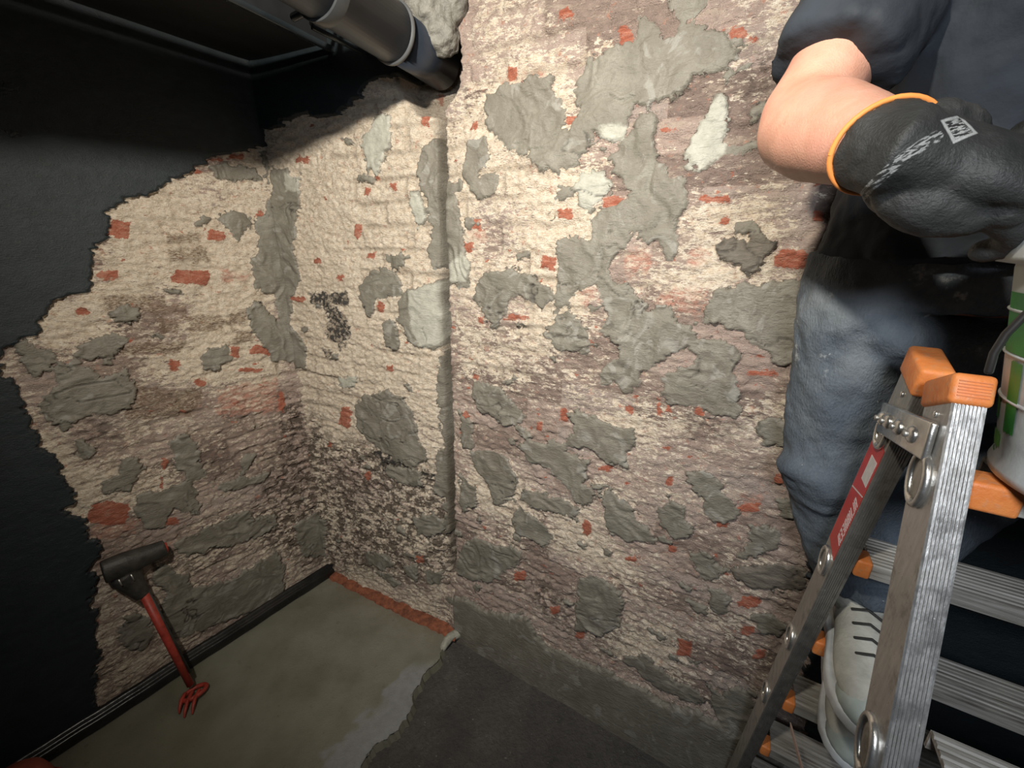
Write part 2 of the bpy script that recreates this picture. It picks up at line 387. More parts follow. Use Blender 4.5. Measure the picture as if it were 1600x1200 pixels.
def max_sd(S, Z, W, polys, pad=0.06, raw=False):
    out = np.full(S.shape, -1.0)
    for p in polys:
        q = np.array(p if raw else wpoly(W, p)); a = q.min(0) - pad; b = q.max(0) + pad
        i = np.where((S[0] > a[0]) & (S[0] < b[0]))[0]; j = np.where((Z[:, 0] > a[1]) & (Z[:, 0] < b[1]))[0]
        if len(i) == 0 or len(j) == 0: continue
        sl = (slice(j[0], j[-1] + 1), slice(i[0], i[-1] + 1))
        out[sl] = np.maximum(out[sl], poly_sd(S[sl], Z[sl], q))
    return out
def rect_polys(rects, rnd):
    r = []
    for x0, y0, x1, y1 in rects:
        w, h = x1 - x0, y1 - y0; j = lambda k: rnd.uniform(-k, k)
        r.append([(x0 + w * .15 + j(2), y0 + j(2)), (x0 + w * .6, y0 + j(h * .12)), (x1 - w * .05, y0 + h * .1 + j(2)), (x1 + j(2), y0 + h * .55), (x1 - w * .12, y1 + j(2)), (x0 + w * .5, y1 + j(h * .12)), (x0 + j(2), y1 - h * .15), (x0 + w * .04, y0 + h * .4)])
    return r

def make_wall(name, W, sc, zc, seed, mortar, dmort, pale, red, pink, brown, wash, dark, soot, black, skirt=None, wash0=0.5, hook=None):
    S, Z = np.meshgrid(sc, zc); rnd = random.Random(seed)
    rag = fbm(S * 34, Z * 34, seed + 5, 4) * 0.016 + fbm(S * 110, Z * 150, seed + 6, 3) * 0.009
    rags = fbm(S * 60, Z * 90, seed + 8, 3) * 0.006
    jag = fbm(S * 14, Z * 70, seed + 9, 4) * 0.016 + fbm(S * 60, Z * 120, seed + 10, 2) * 0.006
    # scattered chips of red brick and grey smears that the photograph shows all over the wall
    extra = []
    for _ in range(int((sc[-1] - sc[0]) * 42)):
        s, z = rnd.uniform(sc[0], min(sc[-1], 1.4)), rnd.uniform(0.1, 2.2); a, b = rnd.uniform(.003, .013), rnd.uniform(.002, .006)
        extra.append([(s - a, z), (s, z + b), (s + a, z + b * .4), (s + a * .6, z - b), (s - a * .4, z - b * .8)])
    smears = []
    for _ in range(int(sc[-1] * 26) if name != 'wall_left' else 14):
        s, z = rnd.uniform(0.02, min(sc[-1], 1.15)), rnd.uniform(0.12, 1.95); a, b = rnd.uniform(.012, .034), rnd.uniform(.008, .018); w = rnd.uniform(-.5, .5)
        if name == 'wall_left' and s > .62: continue
        smears.append([(s + a * math.cos(q) * (1 + .35 * rnd.uniform(-1, 1)), z + b * math.sin(q) * (1 + .35 * rnd.uniform(-1, 1)) + w * a * math.cos(q)) for q in np.linspace(0, 5.5, 8)])
    s_extra = max_sd(S, Z, W, smears, 0.03, raw=True) - .002
    sm = np.maximum(s_extra, max_sd(S, Z, W, mortar + pale)); sdm = max_sd(S, Z, W, dmort)
    sp = max_sd(S, Z, W, pale) + rags
    sr = np.maximum(max_sd(S, Z, W, rect_polys(red, rnd), 0.03), max_sd(S, Z, W, extra, 0.02, raw=True)) + rags * 1.1 - 0.001
    spk = max_sd(S, Z, W, pink) + rag * 1.5; sb = max_sd(S, Z, W, brown) + rag
    ws = max_sd(S, Z, W, wash, 0.3); dk = max_sd(S, Z, W, dark, 0.3); so = max_sd(S, Z, W, soot) + rag * 1.5
    mort = np.maximum(sm, sdm) + rag
    if skirt is not None:
        sk = max_sd(S, Z, W, [skirt], 0.2) + rag * 0.7; mort = np.maximum(mort, sk)
    washv = np.clip(wash0 + 0.45 * sstep(-0.10, 0.08, ws) + 0.35 * fbm(S * 5, Z * 5, seed + 20, 3), 0, 1)
    darkv = sstep(-0.09, 0.06, dk)
    if isinstance(black, str): black_raw = wpoly(W, [(1300, 640), (1262, 860), (1262, 1200)]) + [(0.98, -0.5), (3.6, -0.5), (3.6, 1.45), (1.10, 1.45)]  # lower right part of the right wall, set to black
    blk = (max_sd(S, Z, W, [black_raw if isinstance(black, str) else black], 9.0, raw=isinstance(black, str)) if black is not None else np.full(S.shape, -1.0)) + (jag if black is not None else 0)
    if name == 'wall_left': blk = -(max_sd(S, Z, W, [EXPOSED_L], 9.0) + jag); 
    # relief
    row = Z / 0.072 + 0.15 * fbm(S * 3, Z * 3, seed + 30, 2); r0 = np.floor(row); fr = row - r0
    off = (r0 % 2) * 0.105 + 0.03 * (vnoise(r0, r0 * 0, seed + 31)); col = (S + off) / 0.215; fc = col - np.floor(col)
    bid = vnoise(np.floor(col) * 3.7 + 0.5, r0 * 5.1 + 0.5, seed + 33)
    jz = np.minimum(fr, 1 - fr) * 0.072; jx = np.minimum(fc, 1 - fc) * 0.215
    joint = 1 - sstep(0.002, 0.011, np.minimum(jz, jx) + fbm(S * 60, Z * 60, seed + 34, 3) * 0.004)
    clear = sstep(-0.1, 0.6, fbm(S * 4, Z * 4, seed + 35, 3) + 0.12)
    joint *= clear
    streak = fbm(S * 22, Z * 75, seed + 40, 5, 0.6); lump = fbm(S * 12, Z * 14, seed + 41, 4); pit = fbm(S * 70, Z * 90, seed + 42, 3)
    h = 0.007 * streak + 0.008 * lump + 0.006 * pit - 0.007 * joint + 0.0035 * (bid - 0.5) * clear
    h -= 0.010 * darkv * sstep(0.0, 0.5, fbm(S * 40, Z * 50, seed + 43, 3))
    m = sstep(-0.002, 0.004, mort)
    tr = fbm(S * 9, Z * 9, seed + 50, 2); a1 = np.abs(fbm(S * 15 + 2 * tr, Z * 15 - 2 * tr, seed + 51, 2)); a2 = np.abs(fbm(S * 34 + tr, Z * 26, seed + 52, 2))
    hm = 0.009 + 0.007 * tr + 0.009 * (0.25 - a1) + 0.0022 * (0.2 - a2) + 0.0004 * pit
    crack = sstep(0.03, 0.0, np.abs(fbm(S * 11 + tr, Z * 13, seed + 54, 3)) - 0.004) * sstep(0.1, 0.4, fbm(S * 5, Z * 5, seed + 55, 2))
    hm -= 0.006 * crack * sstep(0.004, 0.012, mort)
    if skirt is not None:
        q = sstep(0.0, 0.02, sk); hm = hm * (1 - q) + (0.016 + 0.002 * tr) * q; crack *= (1 - q)
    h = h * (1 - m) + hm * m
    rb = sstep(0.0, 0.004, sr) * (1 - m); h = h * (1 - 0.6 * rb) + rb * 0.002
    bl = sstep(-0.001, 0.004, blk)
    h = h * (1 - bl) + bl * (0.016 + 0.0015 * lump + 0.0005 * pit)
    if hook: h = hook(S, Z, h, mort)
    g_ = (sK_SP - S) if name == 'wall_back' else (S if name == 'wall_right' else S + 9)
    recess_shade = np.clip(sstep(0.050 if name == 'wall_back' else 0.014, 0.010 if name == 'wall_back' else 0.002, np.abs(g_) + 0.012 * fbm(S * 20, Z * 20, 77, 3)) * sstep(.27, .35, Z) * (0.75 + 0.9 * fbm(S * 3, Z * 7, 78, 3)), 0, 1)  # shade along the wall step, painted into the colour
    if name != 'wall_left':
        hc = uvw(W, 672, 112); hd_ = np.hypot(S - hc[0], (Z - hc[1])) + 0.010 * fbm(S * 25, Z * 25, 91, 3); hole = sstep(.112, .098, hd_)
        h = h - 0.085 * hole; recess_shade = np.maximum(recess_shade, hole * .8); mort = np.minimum(mort, .02 - .2 * hole)  # pipe's shadow painted into the colour of the recess around it
    ring_c = uvw(W, 862, 338) if name == 'wall_right' else (99, 99)
    rr = np.hypot(S - ring_c[0], (Z - ring_c[1]) * .8); so = np.maximum(so, np.where(np.abs(rr - 0.0085) < 0.0026, 0.02, -1.0))
    a, d, n = W
    P = a[None, None] + d * S[..., None] + n * h[..., None]; P[..., 2] += Z
    # a little sideways wobble keeps ragged edges from looking extruded
    nz, ns = S.shape; idx = np.arange(nz * ns).reshape(nz, ns)
    q = np.stack([idx[:-1, :-1], idx[:-1, 1:], idx[1:, 1:], idx[1:, :-1]], -1).reshape(-1, 4)
    if np.dot(np.cross(d, ZH), n) < 0: q = q[:, ::-1]
    me = bpy.data.meshes.new(name); me.vertices.add(nz * ns); me.vertices.foreach_set('co', P.reshape(-1))
    me.loops.add(q.size); me.loops.foreach_set('vertex_index', q.reshape(-1).astype(np.int32))
    me.polygons.add(len(q)); me.polygons.foreach_set('loop_start', np.arange(0, q.size, 4, dtype=np.int32))
    try: me.polygons.foreach_set('loop_total', np.full(len(q), 4, dtype=np.int32))
    except Exception: pass
    me.polygons.foreach_set('use_smooth', np.ones(len(q), bool)); me.update(calc_edges=True); me.validate()
    def att(nm, arr):
        at = me.attributes.new(nm, 'FLOAT', 'POINT'); at.data.foreach_set('value', arr.reshape(-1).astype(np.float32))
    att('mort', mort); att('dmort', sdm + rag); att('pale', sp); att('red', sr); att('pink', spk); att('brown', sb)
    att('wash', washv); att('dark', darkv); att('soot', so); att('blk', blk); att('joint', joint); att('recess_shade', recess_shade); att('bid', bid); att('crk', crack)
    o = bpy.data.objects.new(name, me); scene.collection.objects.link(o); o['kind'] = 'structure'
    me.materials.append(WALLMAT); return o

def wall_material():
    t = NT('limewashed brick with mortar patches'); P = t.pos()
    A = {k: t.attr(k) for k in ('mort', 'dmort', 'pale', 'red', 'pink', 'brown', 'wash', 'dark', 'soot', 'blk', 'joint', 'bid', 'crk', 'recess_shade')}
    st = t.mp(P, (1, 1, 3.2))
    fine = t.noise(P, 420, 3); f2 = t.math('MULTIPLY_ADD', fine, 0.007, -0.0035)
    fedge = t.math('MULTIPLY_ADD', t.noise(P, 150, 4, 0.65), 0.014, -0.007)
    n_big = t.noise(st, 9, 6, 0.6); n_mid = t.noise(st, 34, 6, 0.65); n_sm = t.noise(st, 110, 5, 0.65); n_iso = t.noise(P, 60, 5, 0.6)
    # brick faces under the thinned limewash
    brick = t.ramp(t.math('ADD', t.math('MULTIPLY', A['bid'], 0.55), t.math('MULTIPLY', n_mid, 0.5)),
                   [(0.20, (.19, .14, .12)), (0.42, (.32, .245, .21)), (0.6, (.46, .36, .315)), (0.85, (.36, .305, .28))])
    cream = t.ramp(t.math('ADD', t.math('MULTIPLY', n_sm, 0.6), t.math('MULTIPLY', n_iso, 0.4)),
                   [(0.30, (.40, .31, .225)), (0.42, (.62, .51, .39)), (0.52, (.76, .67, .55)), (0.68, (.86, .80, .70))])
    k = t.math('ADD', t.math('MULTIPLY', A['wash'], 0.50), t.math('ADD', t.math('MULTIPLY', n_big, 0.30), t.math('MULTIPLY', n_mid, 0.85)))
    k = t.math('ADD', k, t.math('MULTIPLY', n_sm, 0.36))
    rag2 = t.noise(t.mp(P, (1, 1, 1.4)), 85, 6, .75)
    k = t.math('ADD', k, t.math('MULTIPLY_ADD', rag2, 0.55, -0.275))
    base = t.mix(t.rng(k, 0.93, 1.02), brick, cream)
    base = t.mix(t.rng(t.noise(st, 16, 6, .7), .54, .62, 0, .5), base, t.ramp(n_sm, [(.3, (.42, .345, .28)), (.7, (.60, .50, .41))]))
    base = t.mix(t.rng(t.noise(t.mp(P, (1, 1, 1.2), (1, 2, 3)), 48, 6, .72), .60, .66, 0, .75), base, (.47, .235, .165))
    # open joints and pits
    base = t.mix(t.math('MULTIPLY', A['joint'], t.rng(n_sm, 0.38, 0.62, 0.15, 0.7)), base, (.20, .165, .125))
    base = t.mix(t.rng(t.noise(st, 75, 5, 0.7), 0.30, 0.36, 0.75, 0.0), base, (.13, .095, .07))
    base = t.mix(t.rng(t.noise(t.mp(P, (1, 1, 1.6)), 130, 3, 0.6), 0.27, 0.32, 0.8, 0.0), base, (.09, .065, .05))
    # damp dark mottling low down
    dm = t.math('MULTIPLY', A['dark'], t.rng(t.noise(t.mp(P, (1, 1, 1.5)), 27, 6, 0.70), 0.46, 0.54, 0.0, 0.90))
    base = t.mix(dm, base, t.ramp(n_sm, [(0.35, (.050, .038, .030)), (0.65, (.13, .095, .07))]))
    inside = lambda a, w=0.0015: t.rng(t.math('ADD', a, fedge), -w, w)
    base = t.mix(t.math('MULTIPLY', inside(A['brown'], .006), t.rng(n_sm, .35, .6, .85, .35)), base, t.ramp(n_sm, [(.3, (.12, .075, .04)), (.7, (.24, .155, .09))]))
    base = t.mix(t.math('MULTIPLY', inside(A['pink'], .008), t.rng(n_mid, .38, .6, .9, .25)), base, t.ramp(n_sm, [(.3, (.48, .20, .145)), (.7, (.58, .36, .28))]))
    base = t.mix(t.math('MULTIPLY', t.rng(t.math('ADD', A['red'], t.math('MULTIPLY_ADD', rag2, .030, -.0155)), -.0012, .0012), t.rng(n_sm, .25, .5, .55, .97)), base, t.ramp(n_mid, [(.3, (.27, .07, .035)), (.5, (.44, .13, .075)), (.75, (.58, .30, .215))]))
    base = t.mix(t.math('MULTIPLY', inside(A['soot'], .006), t.rng(n_iso, .4, .55, .4, .95)), base, (.022, .022, .022))
    # mortar
    mc = t.ramp(t.math('ADD', t.math('MULTIPLY', t.noise(P, 14, 3, .5, .6), .7), t.math('MULTIPLY', t.noise(P, 240, 3), .3)),
                [(0.3, (.150, .140, .113)), (0.55, (.212, .200, .168)), (0.75, (.28, .268, .232))])
    sheen_tone = t.noise(P, 11, 4, .55, 1.8)  # trowel tone and wet sheen, both put into the mortar colour
    mc = t.mix(t.rng(sheen_tone, .44, .50, .0, .55), mc, (.165, .15, .122)); mc = t.mix(t.rng(sheen_tone, .56, .66, 0, .5), mc, (.34, .335, .31))
    mc = t.mix(inside(A['dmort'], .004), mc, t.ramp(n_mid, [(.3, (.10, .088, .072)), (.7, (.17, .15, .125))]))
    mc = t.mix(t.math('MULTIPLY', inside(A['pale'], .006), .75), mc, t.ramp(n_iso, [(.3, (.38, .385, .33)), (.7, (.52, .52, .46))]))
    mc = t.mix(t.math('MULTIPLY', A['crk'], .85), mc, (.05, .045, .038))
    mm = t.rng(t.math('ADD', A['mort'], f2), -0.0010, 0.0010)
    col = t.mix(mm, base, mc)
    col = t.mix(t.math('MULTIPLY', A['recess_shade'], .85), col, t.ramp(n_sm, [(.35, (.045, .036, .028)), (.6, (.12, .10, .075))]))  # painted shade of the wall step and the pipe recess
    # black areas: black paint, plus the black lower right of the right wall
    bp = t.ramp(t.noise(t.mp(P, (1, 1, 2.2)), 22, 6, .6), [(.3, (.009, .015, .018)), (.62, (.014, .022, .027)), (.8, (.024, .034, .039))])
    bb = t.rng(t.math('ADD', A['blk'], f2), -0.001, 0.001)
    col = t.mix(bb, col, bp)
    rough = t.math('ADD', t.math('MULTIPLY', mm, t.rng(t.noise(P, 10, 3), .35, .65, -.42, -.22)), 0.88)
    rough = t.math('SUBTRACT', rough, t.math('MULTIPLY', bb, 0.33))
    hgt = t.math('ADD', t.math('MULTIPLY', n_sm, 0.6), t.math('MULTIPLY', t.noise(P, 260, 4, .65), 0.5))
    amp = t.math('SUBTRACT', 1.0, t.math('MULTIPLY', t.math('MAXIMUM', mm, bb), 0.80))
    nrm = t.bump(t.math('MULTIPLY', hgt, amp), 0.0105)
    nrm = t.bump(t.math('MULTIPLY', t.noise(t.mp(P, (1, 1, 2.4), (0, .3, 0)), 45, 4, .5, .8), mm), 0.004, 0.7, nrm)
    return t.set(Base_Color=col, Roughness=rough, Normal=nrm)
sK_SP = float(np.linalg.norm(SP - K))
WALLMAT = wall_material()

STEP = 0.0038
def hook_left(S, Z, h, mort):
    e = 0.016 * np.exp(-np.abs(S) / 0.03)
    return h * sstep(-0.01, 0.03, S) + e
def hook_mid(S, Z, h, mort):
    d = sK_SP - S
    e = 0.016 * np.exp(-np.abs(S) / 0.03) - (0.042 * np.exp(-(d / 0.020) ** 4) + 0.012 * np.exp(-(d / .05) ** 2)) * sstep(0.25, 0.35, Z) - 0.010 * np.exp(-(d / 0.09) ** 2)
    e += 0.02 * np.exp(-(d / 0.03) ** 2) * sstep(0.3, 0.1, Z)
    return h * sstep(-0.01, 0.02, S) + e
def hook_right(S, Z, h, mort):
    return h - 0.022 * np.exp(-(np.maximum(S, 0) / 0.010) ** 2) * sstep(0.25, 0.35, Z) - 0.03 * (S < 0)

zc = np.arange(-0.06, 2.52, STEP)
wl = make_wall('wall_left', WL, gridcoords(-0.03, 1.12, 2.6, STEP), zc, 11, MORTAR_L, [], [], RED_L, PINK_L, BROWN_L,
    [[(140,300),(430,240),(440,480),(300,470),(150,470)],[(60,480),(160,480),(160,530),(60,530)],[(300,460),(430,460),(430,600),(300,590)],[(20,590),(60,640),(140,800),(100,780),(40,640)]],
    DARK_L, [], None, None, 0.33, hook_left)
wm = make_wall('wall_back', WM, gridcoords(-0.03, sK_SP + 0.012, 0, STEP), zc, 23, MORTAR_M, [], PALE_M, RED_M, [], [], 
    [[(430,200),(720,100),(720,640),(600,620),(520,700),(470,600)]], DARK_M, SOOT_M, BLACK_M, None, 0.5, hook_mid)
wr = make_wall('wall_right', WR, gridcoords(-0.012, 1.25, 2.6, STEP), zc, 37, MORTAR_R, DARKMORTAR_R, PALE_R, RED_R, PINK_R, [],
    WASH_R, DARK_R, [], 'right part', SKIRT_R, 0.22, hook_right)

# ------------------------------------------------------------------ floor, slab, ledge, skirting, ceiling
def floor_material():
    t = NT('dark dusty cellar floor'); P = t.pos()
    n = t.noise(P, 7, 6, .6); n2 = t.noise(P, 60, 5, .6)
    c = t.ramp(t.math('ADD', t.math('MULTIPLY', n, .6), t.math('MULTIPLY', n2, .4)), [(.35, (.050, .047, .046)), (.55, (.085, .079, .074)), (.7, (.12, .112, .098))])
    c = t.mix(t.rng(t.noise(P, 55, 3, .6), .68, .74, 0, .55), c, (.30, .28, .24))
    c = t.mix(t.rng(t.noise(P, 180, 2, .5), .73, .78, 0, .8), c, (.40, .38, .33))
    return t.set(Base_Color=c, Roughness=.8, Normal=t.bump(t.math('ADD', n2, t.noise(P, 160, 4, .6)), .006))
def slab_material():
    t = NT('smooth grey cement screed'); P = t.pos()
    n = t.noise(P, 5, 5, .55); n2 = t.noise(P, 38, 5, .6)
    c = t.ramp(n, [(.30, (.14, .137, .10)), (.5, (.19, .188, .145)), (.68, (.225, .225, .18))])
    c = t.mix(t.rng(n2, .60, .74, 0, .5), c, (.13, .115, .085))
    c = t.mix(t.rng(t.attr('rim'), 0, 1, 0, .8), c, t.ramp(n2, [(.3, (.22, .225, .235)), (.7, (.28, .29, .305))]))
    c = t.mix(t.math('MULTIPLY', t.attr('edge'), t.rng(n2, .35, .6, .9, .2)), c, (.17, .105, .065))
    return t.set(Base_Color=c, Roughness=.62, Normal=t.bump(t.math('ADD', n2, t.noise(P, 220, 3)), .0016))

fl = MB()
fl.add([V(-4, -3, -.035), V(4, -3, -.035), V(4, 4, -.035), V(-4, 4, -.035)], [(0, 1, 2, 3)])
o = fl.build('floor', floor_material(), smooth=False); o['kind'] = 'structure'

edge_px = [(696,1003),(686,1028),(676,1040),(662,1050),(655,1066),(641,1084),(644,1098),(640,1110),(631,1125),(620,1138),(612,1147),(598,1154),(587,1162),(576,1174),(572,1181),(562,1200),(552,1225),(530,1250),(520,1290),(500,1340),(470,1420)]
rnd = random.Random(4)
def roughen(pts, k=3, amp=0.006):
    r = []
    for a, b in zip(pts[:-1], pts[1:]):
        for i in range(k):
            f = i / k; p = a * (1 - f) + b * f
            r.append(p + V(rnd.uniform(-amp, amp), rnd.uniform(-amp, amp), 0))
    r.append(pts[-1]); return r
brk = roughen([on_floor(u, v) for u, v in edge_px])
back = [K + unit(LE - K) * 1.7 + unit(K - LE) * 0 + V(0.0, 0.0, 0)]
ring = brk + [brk[-1] + V(-0.6, -0.6, 0), WL[0] + WL[1] * 1.9 + WL[2] * 0.0] + [WL[0] + WL[1] * s for s in (1.3, .8, .4, 0.0)] + [WM[0] + WM[1] * s for s in (.25, .5, sK_SP - .02)]
# slab top as a fine grid clipped by the outline gives stains their own place; the rim is a chamfered band
def slab():
    R = np.array([p[:2] for p in ring]); lo = R.min(0); hi = R.max(0); st = 0.012
    S, Z = np.meshgrid(np.arange(lo[0], hi[0] + st, st), np.arange(max(lo[1], -0.9), hi[1] + st, st))
    sd = poly_sd(S, Z, R); rim = np.full(S.shape, 9.0)
    for a, b in zip(brk[:-1], brk[1:]):
        ex, ey = (b - a)[:2]; L = ex * ex + ey * ey; tt = np.clip(((S - a[0]) * ex + (Z - a[1]) * ey) / L, 0, 1)
        rim = np.minimum(rim, np.hypot(S - a[0] - tt * ex, Z - a[1] - tt * ey))
    dm = np.abs((S - WM[0][0]) * WM[2][0] + (Z - WM[0][1]) * WM[2][1])
    # pull the outermost ring of grid points onto the outline
    keep = sd > -st * 1.5
    g = np.stack(np.gradient(sd, st), 0)
    out = sd < 0
    X = S.copy(); Y = Z.copy(); gx, gy = g[1], g[0]; gn = np.hypot(gx, gy) + 1e-9
    X[out] -= (sd * gx / gn)[out]; Y[out] -= (sd * gy / gn)[out]
    Hh = 0.004 * fbm(S * 4, Z * 4, 3, 3) - 0.012 * np.exp(-rim / 0.006) - 0.0005
    ids = -np.ones(S.shape, int); ids[keep] = np.arange(keep.sum())
    vs = np.stack([X[keep], Y[keep], Hh[keep]], -1)
    f = []
    for j in range(S.shape[0] - 1):
        for i in range(S.shape[1] - 1):
            q = (ids[j, i], ids[j, i + 1], ids[j + 1, i + 1], ids[j + 1, i])
            if min(q) >= 0 and (sd[j, i] > -st or sd[j + 1, i + 1] > -st): f.append(q)
    o = mesh_obj('cement_screed_slab', vs, f, slab_material())
    me = o.data
    bandw = 0.035 + 0.11 * sstep(1.35, .95, Z)          # the broken edge is paler, broader toward the room
    for nm, arr in (('rim', sstep(1.0, 0.75, rim / bandw + 0.5 * fbm(S * 18, Z * 18, 7, 3)) * sstep(1.25, 1.15, Z)), ('edge', np.exp(-dm / 0.05))):
        at = me.attributes.new(nm, 'FLOAT', 'POINT'); at.data.foreach_set('value', arr[keep].astype(np.float32))
    # the broken side face
    b2 = len(vs)
    side = MB(); top = [p + V(0, 0, -.006) for p in brk]; bot = [p + V(0.010, -0.004, -.035) for p in brk]
    side.add(top + bot, [(i, i + 1, i + 1 + len(top), i + len(top)) for i in range(len(top) - 1)])
    s = side.build('broken_edge', slab_material(), o, smooth=False)
    tag(o, 'pale grey cement screed slab with a ragged broken edge in the wall corner', 'slab', kind='structure'); return o
slab()

# brick ledge along the foot of the middle wall
def ledge():
    m = MB(); n = 46; top = []; bot = []; bk = []
    for i in range(n + 1):
        s = 0.02 + (sK_SP + 0.005) * i / n; w = 0.030 + 0.012 * (i / n) + rnd.uniform(-.004, .004)
        top.append(wpt(WM, s, 0.012 + rnd.uniform(-.002, .002), w)); bot.append(wpt(WM, s, -0.002, w + .006)); bk.append(wpt(WM, s, .016, -.005))
    N = n + 1; f = []
    for i in range(n): f += [(i, i + 1, N + i + 1, N + i), (2 * N + i, 2 * N + i + 1, i + 1, i)]
    m.add(top + bot + bk, f)
    o = m.build('trim_1', simple('crumbled red brick ledge', (.22, .075, .04), .9, var=.5, scale=45, bump=.004, bscale=90)); o['kind'] = 'structure'
ledge()

blackgloss = simple('glossy black skirting paint', (.012, .012, .012), .28, var=.4, scale=14, bump=.0015, bscale=25)
m = MB()
s0, s1 = -0.02, 2.4
prof = [(0, 0), (.030, 0), (.034, .006), (.034, .030), (.031, .038), (.026, .042), (.020, .043), (.016, .047), (.012, .054), (.007, .058), (0, .060)]
N = 60; rows = []
for i in range(N + 1):
    s = s0 + (s1 - s0) * i / N; wob = 0.0015 * math.sin(i * .7) + .001 * math.sin(i * 2.1)
    rows += [wpt(WL, s, b, a + .012 + wob) for a, b in prof]
k = len(prof)
m.add(rows, [(i * k + j, i * k + j + 1, (i + 1) * k + j + 1, (i + 1) * k + j) for i in range(N) for j in range(k - 1)])
o = m.build('baseboard_left', blackgloss); o['kind'] = 'structure'

blackpaint = simple('flat black ceiling paint', (.010, .011, .013), .7, var=.3, scale=12)
m = MB(); m.box((0, 0, 2.56), V(1, 0, 0), V(0, 1, 0), ZH, 4, 4, .04)
o = m.build('ceiling', blackpaint, smooth=False); o['kind'] = 'structure'

# cement lump left lying at the slab's corner
stub_mat = simple('pale mortar lump', (.33, .33, .28), .85, var=.25, scale=60, bump=.003, bscale=120)
a, b, c = on_floor(692, 1012, -.01), on_floor(702, 997, 0.002), on_floor(719, 988, .006)
m = MB(); m.tube([a, (a + b) / 2 + V(0, 0, .004), b, (b + c) / 2 + V(0, 0, .003), c], [.015, .017, .018, .019, .018], n=14, round_caps=True)
o = m.build('mortar_lump', stub_mat); remesh(o, .004, 2, [(.02, .008)])
tag(o, 'finger-shaped pale grey mortar lump lying at the corner of the cement slab', 'rubble')

# ------------------------------------------------------------------ pipe under the ceiling
pipe_dir = unit(V(-.41, -.91, 0))
P_end = wpt(WR, *uvw(WR, 672, 92), 0.0)
pr = 0.064
black_pipe = simple('satin black pipe paint', (.020, .027, .040), .36, var=.25, scale=10, bump=.0006, bscale=60)
T = thing('drain_pipe', P_end, 'thick satin-black drain pipe running under the ceiling into the mortared brick wall', 'pipe')
jn = P_end + pipe_dir * 0.16
m = MB(); m.tube([jn, jn + pipe_dir * 2.6], pr, n=48); m.build('pipe_run', black_pipe, T)
m = MB(); m.tube([jn + pipe_dir * .006, jn - pipe_dir * .004, jn - pipe_dir * .006], [pr + .004, pr + .004, pr + .0015], n=48); m.build('joint_ring', simple('worn grey joint rim', (.10, .105, .11), .35), T)
m = MB(); m.tube([jn, P_end - pipe_dir * .06], pr * .90, n=48); o = m.build('wall_sleeve', black_pipe, T)
for dk, w in ((0.20, .030), (0.86, .03)):
    q = jn + pipe_dir * dk
    m = MB(); m.tube([q, q + pipe_dir * w], pr + .005, n=48)
    sd = unit(np.cross(pipe_dir, ZH))
    for sg in (-1, 1):
        m.box(q + pipe_dir * w / 2 + sd * sg * (pr + .018), pipe_dir, sd, ZH, w / 2, .018, .006)
    m.tube([q + pipe_dir * w / 2 + ZH * pr, q + pipe_dir * w / 2 + ZH * (2.52 - q[2])], .006, n=10)
    bevel(m.build('pipe_clamp', simple('grey clamp steel', (.05, .055, .06), .4, .3), T), .001)

# mortar packed around the pipe where it enters the wall
mm_ = simple('lumpy grey packing mortar', (.18, .175, .155), .6, var=.3, scale=40, bump=.004, bscale=110)
m = MB()
for (u, v, r, dd) in ((668, 18, .050, .10), (690, 30, .055, .05), (700, 62, .050, .03), (672, -10, .060, .09), (710, 5, .05, .02), (655, 45, .028, .115)):
    m.ball(on_plane(u, v, WR[0], WR[2]) + WR[2] * dd, r, 14)
o = m.build('mortar_collar', mm_); remesh(o, .006, 3, [(.03, .022), (.012, .008)])
tag(o, 'rough grey mortar packed around the wall end of the black drain pipe', 'mortar')

# painted-over cable duct and cables beside the pipe
T = thing('cable_duct', wpt(WM, .5, 2.3), 'dark purple-grey painted duct dropping behind the drain pipe to the wall', 'duct')
purple = simple('dark violet-grey duct paint', (.035, .035, .058), .45)
c0 = wpt(WM, uvw(WM, 640, 8)[0], 2.365, .055)
m = MB(); m.box(c0, WM[1], WM[2], ZH, .062, .022, .165); bevel(m.build('duct_body', purple, T), .004)
m = MB(); m.box(c0 + WM[2] * .0235 + WM[1] * .012, WM[1], WM[2], ZH, .0015, .0015, .165); m.build('seam', blackpaint, T)

def pipe_at(u, v, z): return on_plane(u, v, (0, 0, z), ZH)
rail_mat = simple('glossy black conduit', (.035, .045, .052), .22, var=.3, scale=9)
def conduit(pts, r, lab):
    m = MB(); m.tube(pts, r, n=16, round_caps=True); o = m.build('conduit', rail_mat)
    tag(o, lab, 'conduit', 'painted conduits left of the drain pipe'); return o
p0, p1 = pipe_at(548, 92, 2.16), pipe_at(380, 8, 2.16)
dr = unit(p1 - p0); dl = unit(np.cross(dr, ZH)); dl = dl if np.dot(dl, V(-1, 0, 0)) > 0 else -dl
m = MB(); m.box(p0 + dr * 1.1 + dl * .62 + ZH * .20, dr, dl, ZH, 1.45, .60, .18)  # boxed soffit added to keep lamp light off the upper left
so_ = m.build('shade_soffit', blackpaint, smooth=False); so_['kind'] = 'structure'
m = MB(); m.box((p0 + p0 + dr * 1.2) / 2, dr, unit(np.cross(ZH, dr)), ZH, .6, .008, .008)
o = bevel(m.build('conduit', rail_mat, smooth=False), .003); tag(o, 'straight flat black rail, farthest left of the conduits by the drain pipe', 'conduit', 'painted conduits left of the drain pipe')
q0, q1, q2, q3 = pipe_at(572, 85, 2.13), pipe_at(488, 42, 2.13), pipe_at(487, 34, 2.15), pipe_at(506, -12, 2.22)
conduit([q0, q0 * .5 + q1 * .5, q1, q1 * .6 + q2 * .4 + V(0, 0, .002), q2, q3], .0065, 'thin glossy black conduit with a right-angle bend, nearest the drain pipe')
